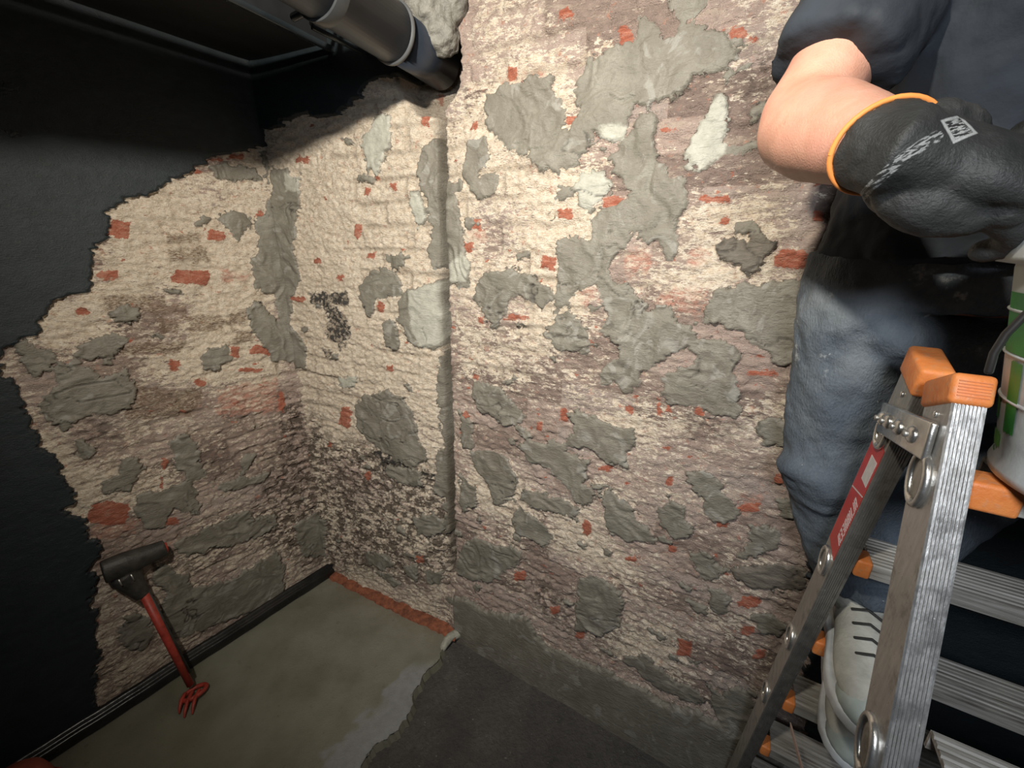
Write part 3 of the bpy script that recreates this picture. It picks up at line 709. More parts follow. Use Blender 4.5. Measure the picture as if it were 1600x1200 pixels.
r0, r1, r2, r3 = pipe_at(459, 27, 2.12), pipe_at(472, 20, 2.125), pipe_at(482, 4, 2.14), pipe_at(488, -25, 2.18)
conduit([r0, r1, r2, r3], .009, 'short hooked black conduit end between the rail and the bent conduit')

# ------------------------------------------------------------------ tool leaning in the left corner
G = on_floor(305, 1085, .012)
HD = on_plane(207, 893, WL[0] + WL[2] * .055, WL[2])
HR = on_plane(258, 856, WL[0] + WL[2] * .055, WL[2]); HLft = on_plane(160, 895, WL[0] + WL[2] * .050, WL[2])
T = thing('long_handled_tool', G, 'red-shafted tool with a black T-shaped head, leaning on the left wall by the skirting', 'tool')
tb = simple('dull black tool head', (.035, .033, .030), .5, var=.4, scale=40, bump=.001)
tr_ = simple('scuffed red tool shaft', (.36, .045, .03), .5, var=.3, scale=50)
ax = unit(HR - HLft)
m = MB(); m.tube([HLft, HLft + (HR - HLft) * .35, HLft + (HR - HLft) * .7, HR], [(.040, .030), (.042, .034), (.034, .030), (.030, .026)], n=20, up=WL[2], round_caps=False)
m.tube([HD - ax * .02, HD - ax * .005 + (G - HD) * .18], [(.042, .030), (.020, .017)], n=18, up=WL[2]); remesh(m.build('head', tb, T), .004, 4)
m = MB(); m.tube([HR + ax * -.004, HR + ax * .006], [(.022, .018), (.018, .014)], n=18, up=WL[2]); m.build('end_cap', tr_, T)
for k in (-.018, .012):
    m = MB(); m.box(HD + ax * k + WL[2] * .034 - ax * .02, unit(G - HD), ax, WL[2], .012, .002, .001); m.build('bright_scratch', simple('bare metal', (.6, .6, .58), .3, .8), T)
top = HD + (G - HD) * .16
m = MB(); m.tube([top, top + (G - top) * .5, G + (top - G) * .10], [.0135, .012, .011], n=16); m.build('shaft', tr_, T)
m = MB(); off = unit(np.cross(unit(G - HD), WL[2])) * .012
m.tube([top - off, top + (G - top) * .8 - off], .006, n=10); m.build('dark_strip', tb, T)
gx = unit(V(.75, -.65, 0)); gy = unit(np.cross(ZH, gx))
# looped claw at the foot: two bent prongs and a closed loop
lp = [G + gx * (.026 * math.cos(w)) + gy * (.036 * math.sin(w)) + ZH * (.010 + .006 * math.cos(w)) for w in np.linspace(0, 2 * math.pi, 22)]
m = MB(); m.tube(lp, .0075, n=10, caps=False); m.build('loop', tr_, T)
pd = unit(on_floor(296, 1108) - on_floor(312, 1068))
for k, ln in ((-.03, .055), (-.008, .075), (.014, .07)):
    b0 = G + unit(np.cross(ZH, pd)) * k
    m = MB(); m.tube([b0 + ZH * .014, b0 + pd * ln * .5 + ZH * .020, b0 + pd * ln * .85 + ZH * .008, b0 + pd * ln + ZH * -.004], [.0065, .006, .005, .003], n=10, round_caps=True); m.build('prong', tr_, T)

# upturned tub at the photographer's feet
tb_c = on_floor(38, 1262, 0)
T = thing('upturned_tub', tb_c, 'dull red upturned tub, only its rounded bottom showing at the lower left edge', 'tub')
m = MB(); m.lathe(tb_c, [(.088, 0), (.088, .008), (.082, .012), (.076, .07), (.068, .105), (.055, .122), (.030, .130), (.0005, .132)], 40)
m.build('bowl', simple('dull red rubber', (.30, .075, .05), .6, var=.25, scale=20), T)
m = MB(); m.lathe(tb_c, [(.086, 0), (.094, 0), (.096, .006), (.094, .012), (.084, .012)], 40); m.build('rim', simple('dull red rubber rim', (.26, .06, .04), .6), T)

# ------------------------------------------------------------------ folding ladder
TD = unit(V(.868, -.496, 0)); ED = V(-TD[1], TD[0], 0)      # along the treads / away from the camera
T2 = EYEP + ray(1489, 622) / FPX * 0.385
pi_at = lambda u, v: on_plane(u, v, T2, TD)
R2a, R2b = pi_at(1489, 622), pi_at(1381, 1178)
R1a, R1b = pi_at(1392, 690), pi_at(1160, 1180)
def to_z(a, b, z): return a + (b - a) * ((z - a[2]) / (b[2] - a[2]))
LT = 0.024; WEB = 0.062

def alu_material(name, col, rough):
    t = NT(name); P = t.pos()
    n = t.noise(t.mp(P, (1, 1, .15)), 160, 4, .6); n2 = t.noise(P, 35, 5, .65); n3 = t.noise(P, 260, 3, .5)
    c = t.ramp(n, [(.3, tuple(k * .75 for k in col)), (.7, col)])
    c = t.mix(t.rng(n2, .50, .68, 0, .55), c, (.20, .19, .17))
    sp = t.rng(n3, .70, .75); c = t.mix(sp, c, (.62, .60, .56))
    return t.set(Base_Color=c, Metallic=t.math('SUBTRACT', .85, t.math('MULTIPLY', sp, .8)), Roughness=t.rng(n2, .35, .7, rough, rough + .25), Normal=t.bump(n, .0004))
alu = alu_material('scuffed aluminium', (.62, .61, .59), .27)
alu_dull = alu_material('dusty aluminium', (.50, .49, .46), .38)
tread_mat = None
def tread_material():
    t = NT('dusty grooved tread'); P = t.pos()
    v = t.mp(P, (1, 1, 1), (0, 0, 0))
    # streaks that run along the tread
    x = t.n('ShaderNodeVectorMath', operation='DOT_PRODUCT'); t.put(x.inputs[0], P); x.inputs[1].default_value = tuple(TD)
    y = t.n('ShaderNodeVectorMath', operation='DOT_PRODUCT'); t.put(y.inputs[0], P); y.inputs[1].default_value = tuple(ED)
    z = t.n('ShaderNodeSeparateXYZ'); t.put(z.inputs[0], P)
    cb = t.n('ShaderNodeCombineXYZ'); t.put(cb.inputs[0], t.math('MULTIPLY', x.outputs['Value'], 9)); t.put(cb.inputs[1], t.math('MULTIPLY', y.outputs['Value'], 130)); t.put(cb.inputs[2], t.math('MULTIPLY', z.outputs[2], 130))
    n = t.noise(cb.outputs[0], 1.0, 5, .6)
    c = t.ramp(n, [(.30, (.10, .085, .07)), (.42, (.28, .265, .235)), (.58, (.40, .385, .35)), (.75, (.52, .51, .47))])
    return t.set(Base_Color=c, Roughness=.6, Metallic=.25, Normal=t.bump(n, .0015))
tread_mat = tread_material()
def orange_material():
    t = NT('scuffed orange plastic'); P = t.pos()
    n = t.noise(P, 45, 5, .6); n2 = t.noise(P, 150, 4, .65)
    c = t.ramp(n, [(.3, (.72, .20, .045)), (.7, (.86, .31, .09))])
    c = t.mix(t.rng(n2, .5, .72, 0, .55), c, (.55, .33, .20))
    return t.set(Base_Color=c, Roughness=.5, Normal=t.bump(n2, .0008))
orange = orange_material()
steel = simple('bright pressed steel', (.62, .61, .58), .26, .9, var=.25, scale=35, bump=.0006, bscale=80)

LAD = thing('folding_ladder', (R1b + R2b) / 2 * V(1, 1, 0), 'aluminium folding ladder with orange caps standing at the right, a bucket on its near side', 'ladder')
def stile(a, b, outward, zlen_end):
    """box stile: a = outer web/flange corner at the top, b lower down; outward = towards the climbing side"""
    ax = unit(b - a); w = unit(outward - ax * np.dot(outward, ax))       # flange normal
    end = to_z(a, b, zlen_end)
    # flange faces grooved: profile in (t, w) with w pointing inward from the corner
    pts = []; n = 8
    for i in range(n):
        x0 = .0015 + (LT - .003) * i / n; dx = (LT - .003) / n
        pts += [(x0 + dx * .12, 0.0), (x0 + dx * .62, 0.0), (x0 + dx * .70, -.0011), (x0 + dx * .98, -.0011)]
    pts = [(0, -.0012)] + pts + [(LT, -.0012)]
    pts2 = [(x, -WEB - y) for x, y in reversed(pts)]
    prof = pts + pts2
    return ax, w, end, prof
def build_stile(a, b, outward, zend, parent, mat, name='stile', shift=0.0):
    ax, w, end, prof = stile(a, b, outward, zend)
    mb = MB(); mb.prism([(x + shift, y) for x, y in prof], a, end, TD, w)
    return mb.build(name, mat, parent, smooth=False), ax, w, end
WID = 0.46
up2 = R2a - unit(R2b - R2a) * 0.0
s2, ax2, w2, end2 = build_stile(R2a, R2b, -ED, 0.02, LAD, alu)
build_stile(R2a, R2b, -ED, 0.02, LAD, alu, shift=WID)
# far section: the photograph shows its near-facing inner flange, so its corner line is the inner one
ax1 = unit(R1b - R1a); w1 = unit(ED - ax1 * np.dot(ED, ax1))
R1top = R1a - ax1 * 0.075
def build_stile1(shift):
    prof = stile(R1a, R1b, -ED, 0.02)[3]; mb = MB()
    mb.prism([(x + shift, y) for x, y in prof], R1top, to_z(R1a, R1b, .02), TD, -w1); return mb.build('stile', alu_dull, LAD, smooth=False)
build_stile1(0.0); build_stile1(WID)

def cap(center, ax, w, lenw, name='top_cap', thick=.030):
    mb = MB(); mb.box(center, TD, w, ax, LT / 2 + .0035, lenw, thick / 2)
    o = mb.build(name, orange, LAD); bevel(o, .005, 3)
    for i in range(6):
        x = -.008 + i * .0032
        g = MB(); g.box(center + w * (lenw + .0004) + TD * x * 0 + ax * (-.007 + i * .0028), TD, w, ax, LT / 2 - .001, .0005, .0005)
        g.build('grip_ridge', simple('orange ridge', (.62, .18, .05), .5), o, smooth=False)
    return o
for sh in (0.0, WID):
    cap(R2a - w2 * WEB / 2 + TD * (LT / 2 + sh) - ax2 * .010, ax2, w2, WEB / 2 + .003)
    cap(R1top + w1 * WEB / 2 + TD * (LT / 2 + sh) - ax1 * .010, ax1, w1, WEB / 2 + .003, thick=.036)
for a, b, w in ((R2a, R2b, -w2), (R1a, R1b, w1)):
    for sh in (0.0, WID):
        f = to_z(a, b, 0.0) + w * WEB / 2 + TD * (LT / 2 + sh)
        mb = MB(); mb.box(f + ZH * -.002, TD, unit(w * V(1, 1, 0)), ZH, LT / 2 + .006, WEB / 2 + .010, .033)
        bevel(mb.build('rubber_foot', simple('black rubber', (.02, .02, .02), .8), LAD), .005)

# treads, front lip with orange end cap
def tread(p, side, depth=.075, capw=.018):
    """p: point on the stile corner line at tread height; side: horizontal direction from the front lip to the back"""
    c = p + TD * (LT + .002 + (WID - LT - .004) / 2) + side * depth / 2
    L = (WID - LT - .004) / 2; n = 9
    pts = [(0, -.022), (0, .0)]
    for i in range(n):
        x = depth * i / n; dx = depth / n
        pts += [(x + dx * .1, .0025), (x + dx * .6, .0025), (x + dx * .75, .0), (x + dx * .98, .0)]
    pts += [(depth, .0), (depth, -.022), (depth - .004, -.022), (depth - .004, -.004), (.004, -.004), (.004, -.022)]
    mb = MB(); mb.prism([(x, y) for x, y in pts[::-1]], p + TD * (LT + .002 + capw), p + TD * (WID - .002), side, ZH)
    o = mb.build('tread', tread_mat, LAD, smooth=False)
    mb = MB(); mb.box(p + TD * (LT + .002 + capw / 2) + side * .014 + ZH * -.010, TD, side, ZH, capw / 2 + .001, .018, .0145)
    bevel(mb.build('end_cap', orange, o), .004, 3)
    return o
for z in (1.142 * 0 + 1.163, .942, .720, .495, .27):
    z = EYE - (EYE - z)
    p = to_z(R1a, R1b, z) + w1 * .006
    tread(p, ED, .080)
for z in (1.405, 1.135, .88, .63, .38, .15):
    p = to_z(R2a, R2b, z) - w2 * .012
    tread(p, ED, .085, .036)

# swaged oval tread fixings pressed out of the web
def swage(c, ax, w, rl, rw, name='swage'):
    ring = [c + ax * rl * math.cos(q) + w * rw * math.sin(q) - TD * .002 for q in np.linspace(0, 2 * math.pi, 29)]
    mb = MB(); mb.tube(ring, .0042, n=10, up=TD, caps=False); o = mb.build(name, steel, LAD)
    mb = MB(); mb.ball(c - TD * .001, (rl * .86, rw * .86, .003), 18, ax=[ax, w, TD]); mb.build('dimple', alu_dull, o); return o
for u, v, k in ((1436, 748, 1.0), (1356, 1160, 1.05)):
    c = pi_at(u, v); q = np.dot(c - R2a, ax2); c = R2a + ax2 * q - w2 * WEB * .55
    swage(c, ax2, w2, .026 * k, .019)
for u, v in ((1383, 672), (1290, 868), (1236, 985), (1197, 1085)):
    c = pi_at(u, v); q = np.dot(c - R1a, ax1); c = R1a + ax1 * q + w1 * WEB * .5
    swage(c, ax1, w1, .024, .019)

# hinge: folded steel plates with round bosses
hA = R1a + w1 * WEB * .5 - ax1 * .012; hB = R2a - w2 * WEB * .55 + ax2 * .040
hd = unit(hB - hA); hn = np.cross(TD, hd)
mb = MB(); mb.box((hA + hB) / 2 - TD * .004, TD, hd, hn, .0035, np.linalg.norm(hB - hA) / 2 + .018, .020)
hinge = bevel(mb.build('hinge', steel, LAD), .003, 3)
for f in (0.0, .18, .5, .86):
    c = hA + (hB - hA) * f - TD * .008
    mb = MB(); mb.ball(c, (.011, .0095, .005), 16, ax=[hd, hn, TD]); mb.build('boss', steel, hinge)
    mb = MB(); mb.tube([c - TD * .004, c - TD * .0075], [.004, .0034], n=14); mb.build('rivet', alu_dull, hinge)
for c, axx, ww in ((R1top + ax1 * .022 + w1 * WEB * .45, ax1, w1), (R2a + ax2 * .014 - w2 * WEB * .45, ax2, w2)):
    mb = MB(); mb.ball(c - TD * .001, (.004, .004, .002), 12, ax=[axx, ww, TD]); mb.build('rivet', steel, LAD)

# red warning sticker with a white panel and vertical white lettering
red_st = simple('red sticker', (.62, .035, .03), .35, var=.15, scale=60)
white_st = simple('white sticker print', (.75, .73, .72), .4, var=.1, scale=90)
sa, sb = np.dot(pi_at(1384, 712) - R1a, ax1), np.dot(pi_at(1302, 872) - R1a, ax1)
def sticker_rect(q0, q1, a0, a1, lift, skew=0.0):
    f = lambda q, a: R1a + ax1 * (q + skew * a) + w1 * a - TD * lift
    return [f(q0, a0), f(q1, a0), f(q1, a1), f(q0, a1)]
def flat(name, quads, mat, parent, th=.0003):
    mb = MB()
    for Q in quads:
        Q = [np.asarray(x) for x in Q]; n = len(Q)
        mb.add(Q + [x - TD * th for x in Q], [list(range(n)), list(range(n, 2 * n))[::-1]] + [[i, i + n, (i + 1) % n + n, (i + 1) % n] for i in range(n)])
    return mb.build(name, mat, parent, smooth=False)
stk = flat('sticker', [sticker_rect(sa, sb, .003, WEB - .004, .0003, .1)], red_st, LAD)
L_ = sb - sa
flat('white_panel', [sticker_rect(sa + L_ * .10, sa + L_ * .30, .008, .036, .0007, .25)], white_st, stk)
quads = []
rr = random.Random(8); q = sa + L_ * .47
while q < sb - L_ * .14:                           # worn, unreadable capitals set up the stile
    h = .0075; a0, a1 = .006, .026; kind = rr.randrange(4); s = .0017
    quads.append(sticker_rect(q, q + s, a0, a1, .0007))
    if kind in (0, 1): quads.append(sticker_rect(q, q + h, a1 - s, a1, .0007)); quads.append(sticker_rect(q, q + h * .8, (a0 + a1) / 2, (a0 + a1) / 2 + s, .0007))
    if kind in (0, 2): quads.append(sticker_rect(q, q + h, a0, a0 + s, .0007))
    if kind in (1, 3): quads.append(sticker_rect(q + h - s, q + h, a0, a1, .0007))
    q += h + .0035
flat('lettering', quads, white_st, stk)
flat('sticker_line', [sticker_rect(sa + L_ * .36, sa + L_ * .37, .004, WEB - .006, .0007, .5)], white_st, stk)

# pale spreader strap hanging between the sections
p0, p1 = pi_at(1205, 1128) + TD * .035, pi_at(1222, 1215) + TD * .035
mb = MB(); dS = unit(p1 - p0); mb.box((p0 + p1) / 2, dS, ED, TD, np.linalg.norm(p1 - p0) / 2 + .02, .008, .0012)
mb.build('spreader_strap', simple('pale pink webbing', (.50, .37, .32), .8), LAD, smooth=False)

# ------------------------------------------------------------------ bucket
BK = V(.545, .282, 1.4080)
BKT = thing('bucket', BK, 'white plastic bucket with green print standing on the ladder tread at the right edge', 'bucket')
plastic = simple('smeared white plastic', (.62, .66, .64), .4, var=.12, scale=25, bump=.0005, bscale=60)
BR = lambda z: .106 + .042 * z / .22
prof = [(.0005, .004), (.100, .004), (.104, 0), (.110, .002), (.112, .010)]
for z in np.linspace(.02, .185, 12):
    prof.append((BR(z), z))
prof += [(BR(.185), .188), (BR(.19) + .012, .190), (BR(.19) + .0135, .194), (BR(.19) + .0135, .214), (BR(.19) + .010, .219), (BR(.19) + .002, .219), (BR(.19) - .002, .214), (BR(.18) - .003, .18), (.102, .02), (.0005, .018)]
m = MB(); m.lathe(BK, prof, 72); m.build('shell', plastic, BKT)
for z in (.072, .112, .150):
    m = MB(); m.lathe(BK, [(BR(z), z - .002), (BR(z) + .0016, z - .0006), (BR(z) + .0016, z + .0006), (BR(z), z + .002)], 72); m.build('rib', plastic, BKT)
green = simple('green bucket print', (.05, .30, .045), .45, var=.25, scale=30)
ang0 = math.atan2(-BK[1], -BK[0])       # facing the camera
def wrap(a0, a1, z0, z1, mat, nm='green_print', lift=.0008, jag=0.0):
    n = 14; g = MB(); r_ = random.Random(int(a0 * 100 + z0 * 1000))
    lo = [z0 + r_.uniform(-jag, jag) for _ in range(n + 1)]; hi = [z1 + r_.uniform(-jag, jag) for _ in range(n + 1)]
    vs = []
    for k in range(n + 1):
        w = ang0 + math.radians(a0 + (a1 - a0) * k / n)
        for z in (lo[k], (lo[k] + hi[k]) / 2, hi[k]):
            r = BR(z) + lift; vs.append(BK + V(r * math.cos(w), r * math.sin(w), z))
    g.add(vs, [(k * 3 + j, (k + 1) * 3 + j, (k + 1) * 3 + j + 1, k * 3 + j + 1) for k in range(n) for j in range(2)])
    return g.build(nm, mat, BKT)
wrap(-70, -10, .114, .165, green); wrap(-78, -68, .050, .070, green); wrap(-60, -52, .044, .108, green, jag=.001); wrap(-20, 30, .020, .10, green)
wrap(-76, -62, .026, .040, simple('light green print', (.16, .42, .08), .45), jag=.002); wrap(-78, -69, .008, .022, green, jag=.004)
wrap(30, 80, .11, .165, green)
m = MB()
for i in range(24):
    w = ang0 + math.radians(-80 + i * 3.2 + rnd.uniform(-1, 1)); m.ball(BK + V((BR(0) + .001) * math.cos(w), (BR(0) + .001) * math.sin(w), .012 + rnd.uniform(0, .02)), (.004, .004, .003), 10)
remesh(m.build('mortar_splash', stub_mat, BKT), .003, 1)
m = MB(); m.lathe(BK, [(.0005, .190), (.05, .196), (.10, .186), (.132, .176)], 40); o = m.build('mortar_fill', mm_, BKT)
# wire handle hanging down the camera side
bn = unit(V(-.80, -.60, 0)); bp_ = BK + bn * .140
hp = [BK + V(.148 * math.cos(ang0 + q), .148 * math.sin(ang0 + q), .178) for q in (1.15,)]
lo_ = [on_plane(u, v, bp_ + bn * .006, bn) for u, v in ((1640, 452), (1600, 494), (1572, 522), (1553, 552), (1545, 580))]
pts = hp + lo_
m = MB(); m.tube(pts, .0026, n=8, round_caps=True); m.build('wire_handle', simple('dark handle wire', (.06, .055, .05), .4, .6), BKT)

# ------------------------------------------------------------------ the person on the ladder
PER = thing('person', V(.76, .66, .72), 'person in dark t-shirt, dusty jeans and black gloves standing on the ladder, by the bucket', 'person')
LX = unit(V(.894, -.447, 0)); FR = V(-.447, -.894, 0)
hipR, hipL = V(.565, .672, 1.575), V(.745, .582, 1.575)
kneeR, ankR = V(.600, .690, 1.215), V(.735, .655, .86)
kneeL, ankL = V(.860, .600, 1.43), V(.622, .572, 1.055)
pel = (hipR + hipL) / 2; abd = V(.650, .598, 1.73); chest = V(.628, .545, 1.90); neckb = V(.612, .505, 2.04)
shR, elR, wrR = V(.462, .625, 1.972), V(.340, .575, 1.748), V(.316, .392, 1.685)
shL, elL, wrL = V(.796, .462, 1.972), V(.850, .270, 1.760), V(.720, .190, 1.700)
head = V(.590, .435, 2.165)

def skin_material():
    t = NT('skin'); P = t.pos(); n = t.noise(P, 40, 5, .6); n2 = t.noise(P, 12, 3)
    c = t.ramp(n, [(.3, (.50, .25, .17)), (.7, (.60, .325, .235))])
    c = t.mix(t.rng(n2, .45, .65, 0, .45), c, (.60, .26, .20))
    c = t.mix(t.rng(t.noise(P, 90, 4, .7), .66, .74, 0, .5), c, (.33, .19, .15))
    t.p.inputs['Subsurface Weight'].default_value = .06
    t.p.inputs['Subsurface Scale'].default_value = .01
    return t.set(Base_Color=c, Roughness=.5, Normal=t.bump(t.noise(P, 500, 3), .0005))
skin = skin_material()
m = MB()
m.tube([pel - ZH * .05, pel + ZH * .05, abd, chest, chest + ZH * .08, neckb], [(.120, .085), (.120, .085), (.120, .085), (.145, .10), (.15, .085), (.06, .055)], n=24, up=FR)
m.tube([neckb - ZH * .03, neckb + (head - neckb) * .5, head - ZH * .02], [.062, .056, .055], n=18)
hf = unit(V(-.35, -.80, -.42)); hu = unit(ZH - hf * hf[2]); hs = np.cross(hu, hf)
m.ball(head + hu * .03, (.078, .094, .098), 24, ax=[hs, hf, hu])
m.ball(head + hf * .035 - hu * .045, (.055, .058, .062), 20, ax=[hs, hf, hu])
m.ball(head + hf * .098 + hu * -.005, (.013, .020, .026), 12, ax=[hs, hf, hu])                       # nose
for sg in (-1, 1):
    m.ball(head + hs * sg * .079 - hu * .002, (.008, .020, .030), 12, ax=[hs, hf, hu])               # ears
    m.ball(head + hs * sg * .032 + hf * .082 + hu * .030, (.022, .010, .009), 10, ax=[hs, hf, hu])   # brow
for k in (.0, .011): m.ball(head + hf * .090 - hu * (.048 + k), (.024, .009, .0055), 12, ax=[hs, hf, hu])  # lips
def limb(m, pts, rad, up=FR): m.tube(pts, rad, n=20, up=up, round_caps=True)
limb(m, [neckb - ZH * .05, (neckb + shR) / 2, shR, shR * .5 + elR * .5, elR * .85 + shR * .15], [.05, .055, .058, .050, .045])
limb(m, [elR + (shR - elR) * .25, elR + (shR - elR) * .06, elR + (wrR - elR) * .10, elR + (wrR - elR) * .35, elR + (wrR - elR) * .7, wrR, wrR + (wrR - elR) * .12], [.045, .048, .050, .050, .040, .029, .024])
limb(m, [neckb - ZH * .05, (neckb + shL) / 2, shL, shL * .5 + elL * .5, elL], [.05, .055, .058, .050, .043])
limb(m, [elL, elL * .65 + wrL * .35, wrL, wrL + (wrL - elL) * .1], [.044, .043, .030, .028])
for h_, k_, a_ in ((hipR, kneeR, ankR), (hipL, kneeL, ankL)):
    limb(m, [h_, h_ * .5 + k_ * .5, k_, k_ * .6 + a_ * .4, a_, a_ - ZH * .03], [.078, .064, .048, .046, .034, .032])
body = m.build('body', skin, PER); remesh(body, .007, 5)

hair_m = simple('short brown hair', (.09, .055, .035), .8, var=.4, scale=120, bump=.004, bscale=300)
m = MB(); m.ball(head + hu * .042 - hf * .014, (.084, .094, .096), 26, ax=[hs, hf, hu])
o = m.build('hair', hair_m, PER)
bm_cut = o.data
# open the hair over the face
import bmesh
bm = bmesh.new(); bm.from_mesh(bm_cut)
dead = [f for f in bm.faces if np.dot(np.array(f.calc_center_median()) - head, hf) > .045 and np.dot(np.array(f.calc_center_median()) - head, hu) < .095]
dead += [f for f in bm.faces if f not in dead and np.dot(np.array(f.calc_center_median()) - head, hu) < -.015]
bmesh.ops.delete(bm, geom=list(set(dead)), context='FACES'); bm.to_mesh(bm_cut); bm.free()
sm_ = o.modifiers.new('thickness', 'SOLIDIFY'); sm_.thickness = .008; sm_.offset = 1
eye_w = simple('eye white', (.7, .7, .68), .2); eye_d = simple('dark iris', (.05, .035, .025), .15)
for sg in (-1, 1):
    e = head + hs * sg * .030 + hf * .084 + hu * .016
    m = MB(); m.ball(e - hf * .0035, (.0125, .0100, .0075), 16, ax=[hs, hf, hu]); eo = m.build('eye', eye_w, PER)
    m = MB(); m.ball(e + hf * .0052, (.0050, .0020, .0050), 12, ax=[hs, hf, hu]); m.build('iris', eye_d, eo)

def jeans_material():
    t = NT('dusty blue-grey denim'); P = t.pos()
    n = t.noise(P, 10, 5, .6); w = t.noise(t.mp(P, (1, 1, .5)), 320, 3, .6)
    c = t.ramp(t.math('ADD', t.math('MULTIPLY', n, .7), t.math('MULTIPLY', w, .3)), [(.32, (.050, .066, .088)), (.55, (.090, .112, .138)), (.72, (.14, .165, .19))])
    sp = t.rng(t.noise(P, 34, 5, .65), .62, .74, 0, .75)
    z = t.n('ShaderNodeSeparateXYZ'); t.put(z.inputs[0], P)
    zone = t.math('MULTIPLY', t.rng(z.outputs[2], 1.36, 1.46), t.rng(z.outputs[2], 1.64, 1.56))      # plaster dust rubbed onto the thigh
    c = t.mix(t.math('MULTIPLY', sp, zone), c, (.46, .48, .47))
    c = t.mix(t.math('MULTIPLY', zone, t.rng(t.noise(P, 9, 4, .6), .35, .65, 0, .35)), c, (.30, .33, .34))
    c = t.mix(t.rng(t.noise(P, 130, 3, .6), .72, .77, 0, .7), c, (.42, .45, .46))
    return t.set(Base_Color=c, Roughness=.85, Normal=t.bump(t.math('ADD', w, t.math('MULTIPLY', t.noise(P, 18, 3), 2.0)), .0022))
jeans = jeans_material()
m = MB()
m.tube([pel - ZH * .045 + LX * 0, pel + ZH * .02, pel + ZH * .115], [(.150, .112), (.160, .120), (.150, .114)], n=32, up=FR)
for h_, k_, a_, b0 in ((hipR, kneeR, ankR, V(0, 0, 0)), (hipL, kneeL, ankL, V(0, 0, 0))):
    m.tube([h_ + ZH * .03, h_ - ZH * .05 , h_ * .5 + k_ * .5, k_ * .85 + h_ * .15, k_ + FR * .012, k_ * .85 + a_ * .15, k_ * .5 + a_ * .5, a_ + ZH * .05, a_ - ZH * .005],
           [(.088, .098), (.093, .10), (.084, .09), (.077, .083), (.075, .083), (.069, .076), (.066, .070), (.056, .060), (.058, .064)], n=28, up=FR)
# cloth bunching at the crotch, behind the knee and over the shoe
for c_, rr_, k_ in ((V(.665, .575, 1.475), .085, 0), (V(.70, .60, 1.40), .07, 0), (hipR + ZH * -.085 + LX * .03 + FR * .03, .078, 0), (kneeR + ZH * .012 + FR * .028 - LX * .02, .066, 0), (kneeR - ZH * .045 + FR * .03, .052, 0), (ankR + ZH * .03 + FR * .01, .056, 0)):
    m.ball(c_, (rr_, rr_, rr_ * .55), 18)
o = m.build('jeans', jeans, PER); remesh(o, .006, 4, [(.07, .016), (.022, .006)])
# waistband, fly seam and folds as their own stitched parts
def ellip(c, a, b, n=48, tilt=V(0, 0, 0)): return [c + LX * a * math.cos(q) + FR * b * math.sin(q) + ZH * (tilt[0] * math.cos(q) + tilt[1] * math.sin(q)) for q in np.linspace(0, 2 * math.pi, n)]
m = MB(); m.tube(ellip(pel + ZH * .098, .148, .110), [(.005, .018)] * 48, n=10, caps=False); m.build('waistband', simple('denim waistband', (.07, .09, .115), .85, bump=.002), PER)

shirt_m = simple('dark charcoal cotton', (.020, .026, .035), .85, var=.25, scale=18, bump=.0018, bscale=40)
m = MB()
m.tube([pel + ZH * .020 + FR * .01, pel + ZH * .12 + FR * .01, abd + ZH * .03 + FR * .005, chest, chest + ZH * .075, neckb + ZH * .0], [(.182, .150), (.174, .142), (.160, .124), (.172, .125), (.155, .105), (.075, .068)], n=36, up=FR)
slv = elR * .42 + shR * .58
slv = elR + (shR - elR) * .27
m.tube([neckb - ZH * .05, (neckb + shR) / 2 - ZH * .005, shR, shR * .6 + slv * .4, slv], [.062, .070, .078, .074, .073], n=26, up=FR)
slvL = elL + (shL - elL) * .42
m.tube([neckb - ZH * .05, (neckb + shL) / 2 - ZH * .005, shL, shL * .6 + slvL * .4, slvL], [.062, .070, .078, .072, .070], n=26, up=FR)
o = m.build('t_shirt', shirt_m, PER); remesh(o, .006, 4, [(.10, .026), (.035, .008)])

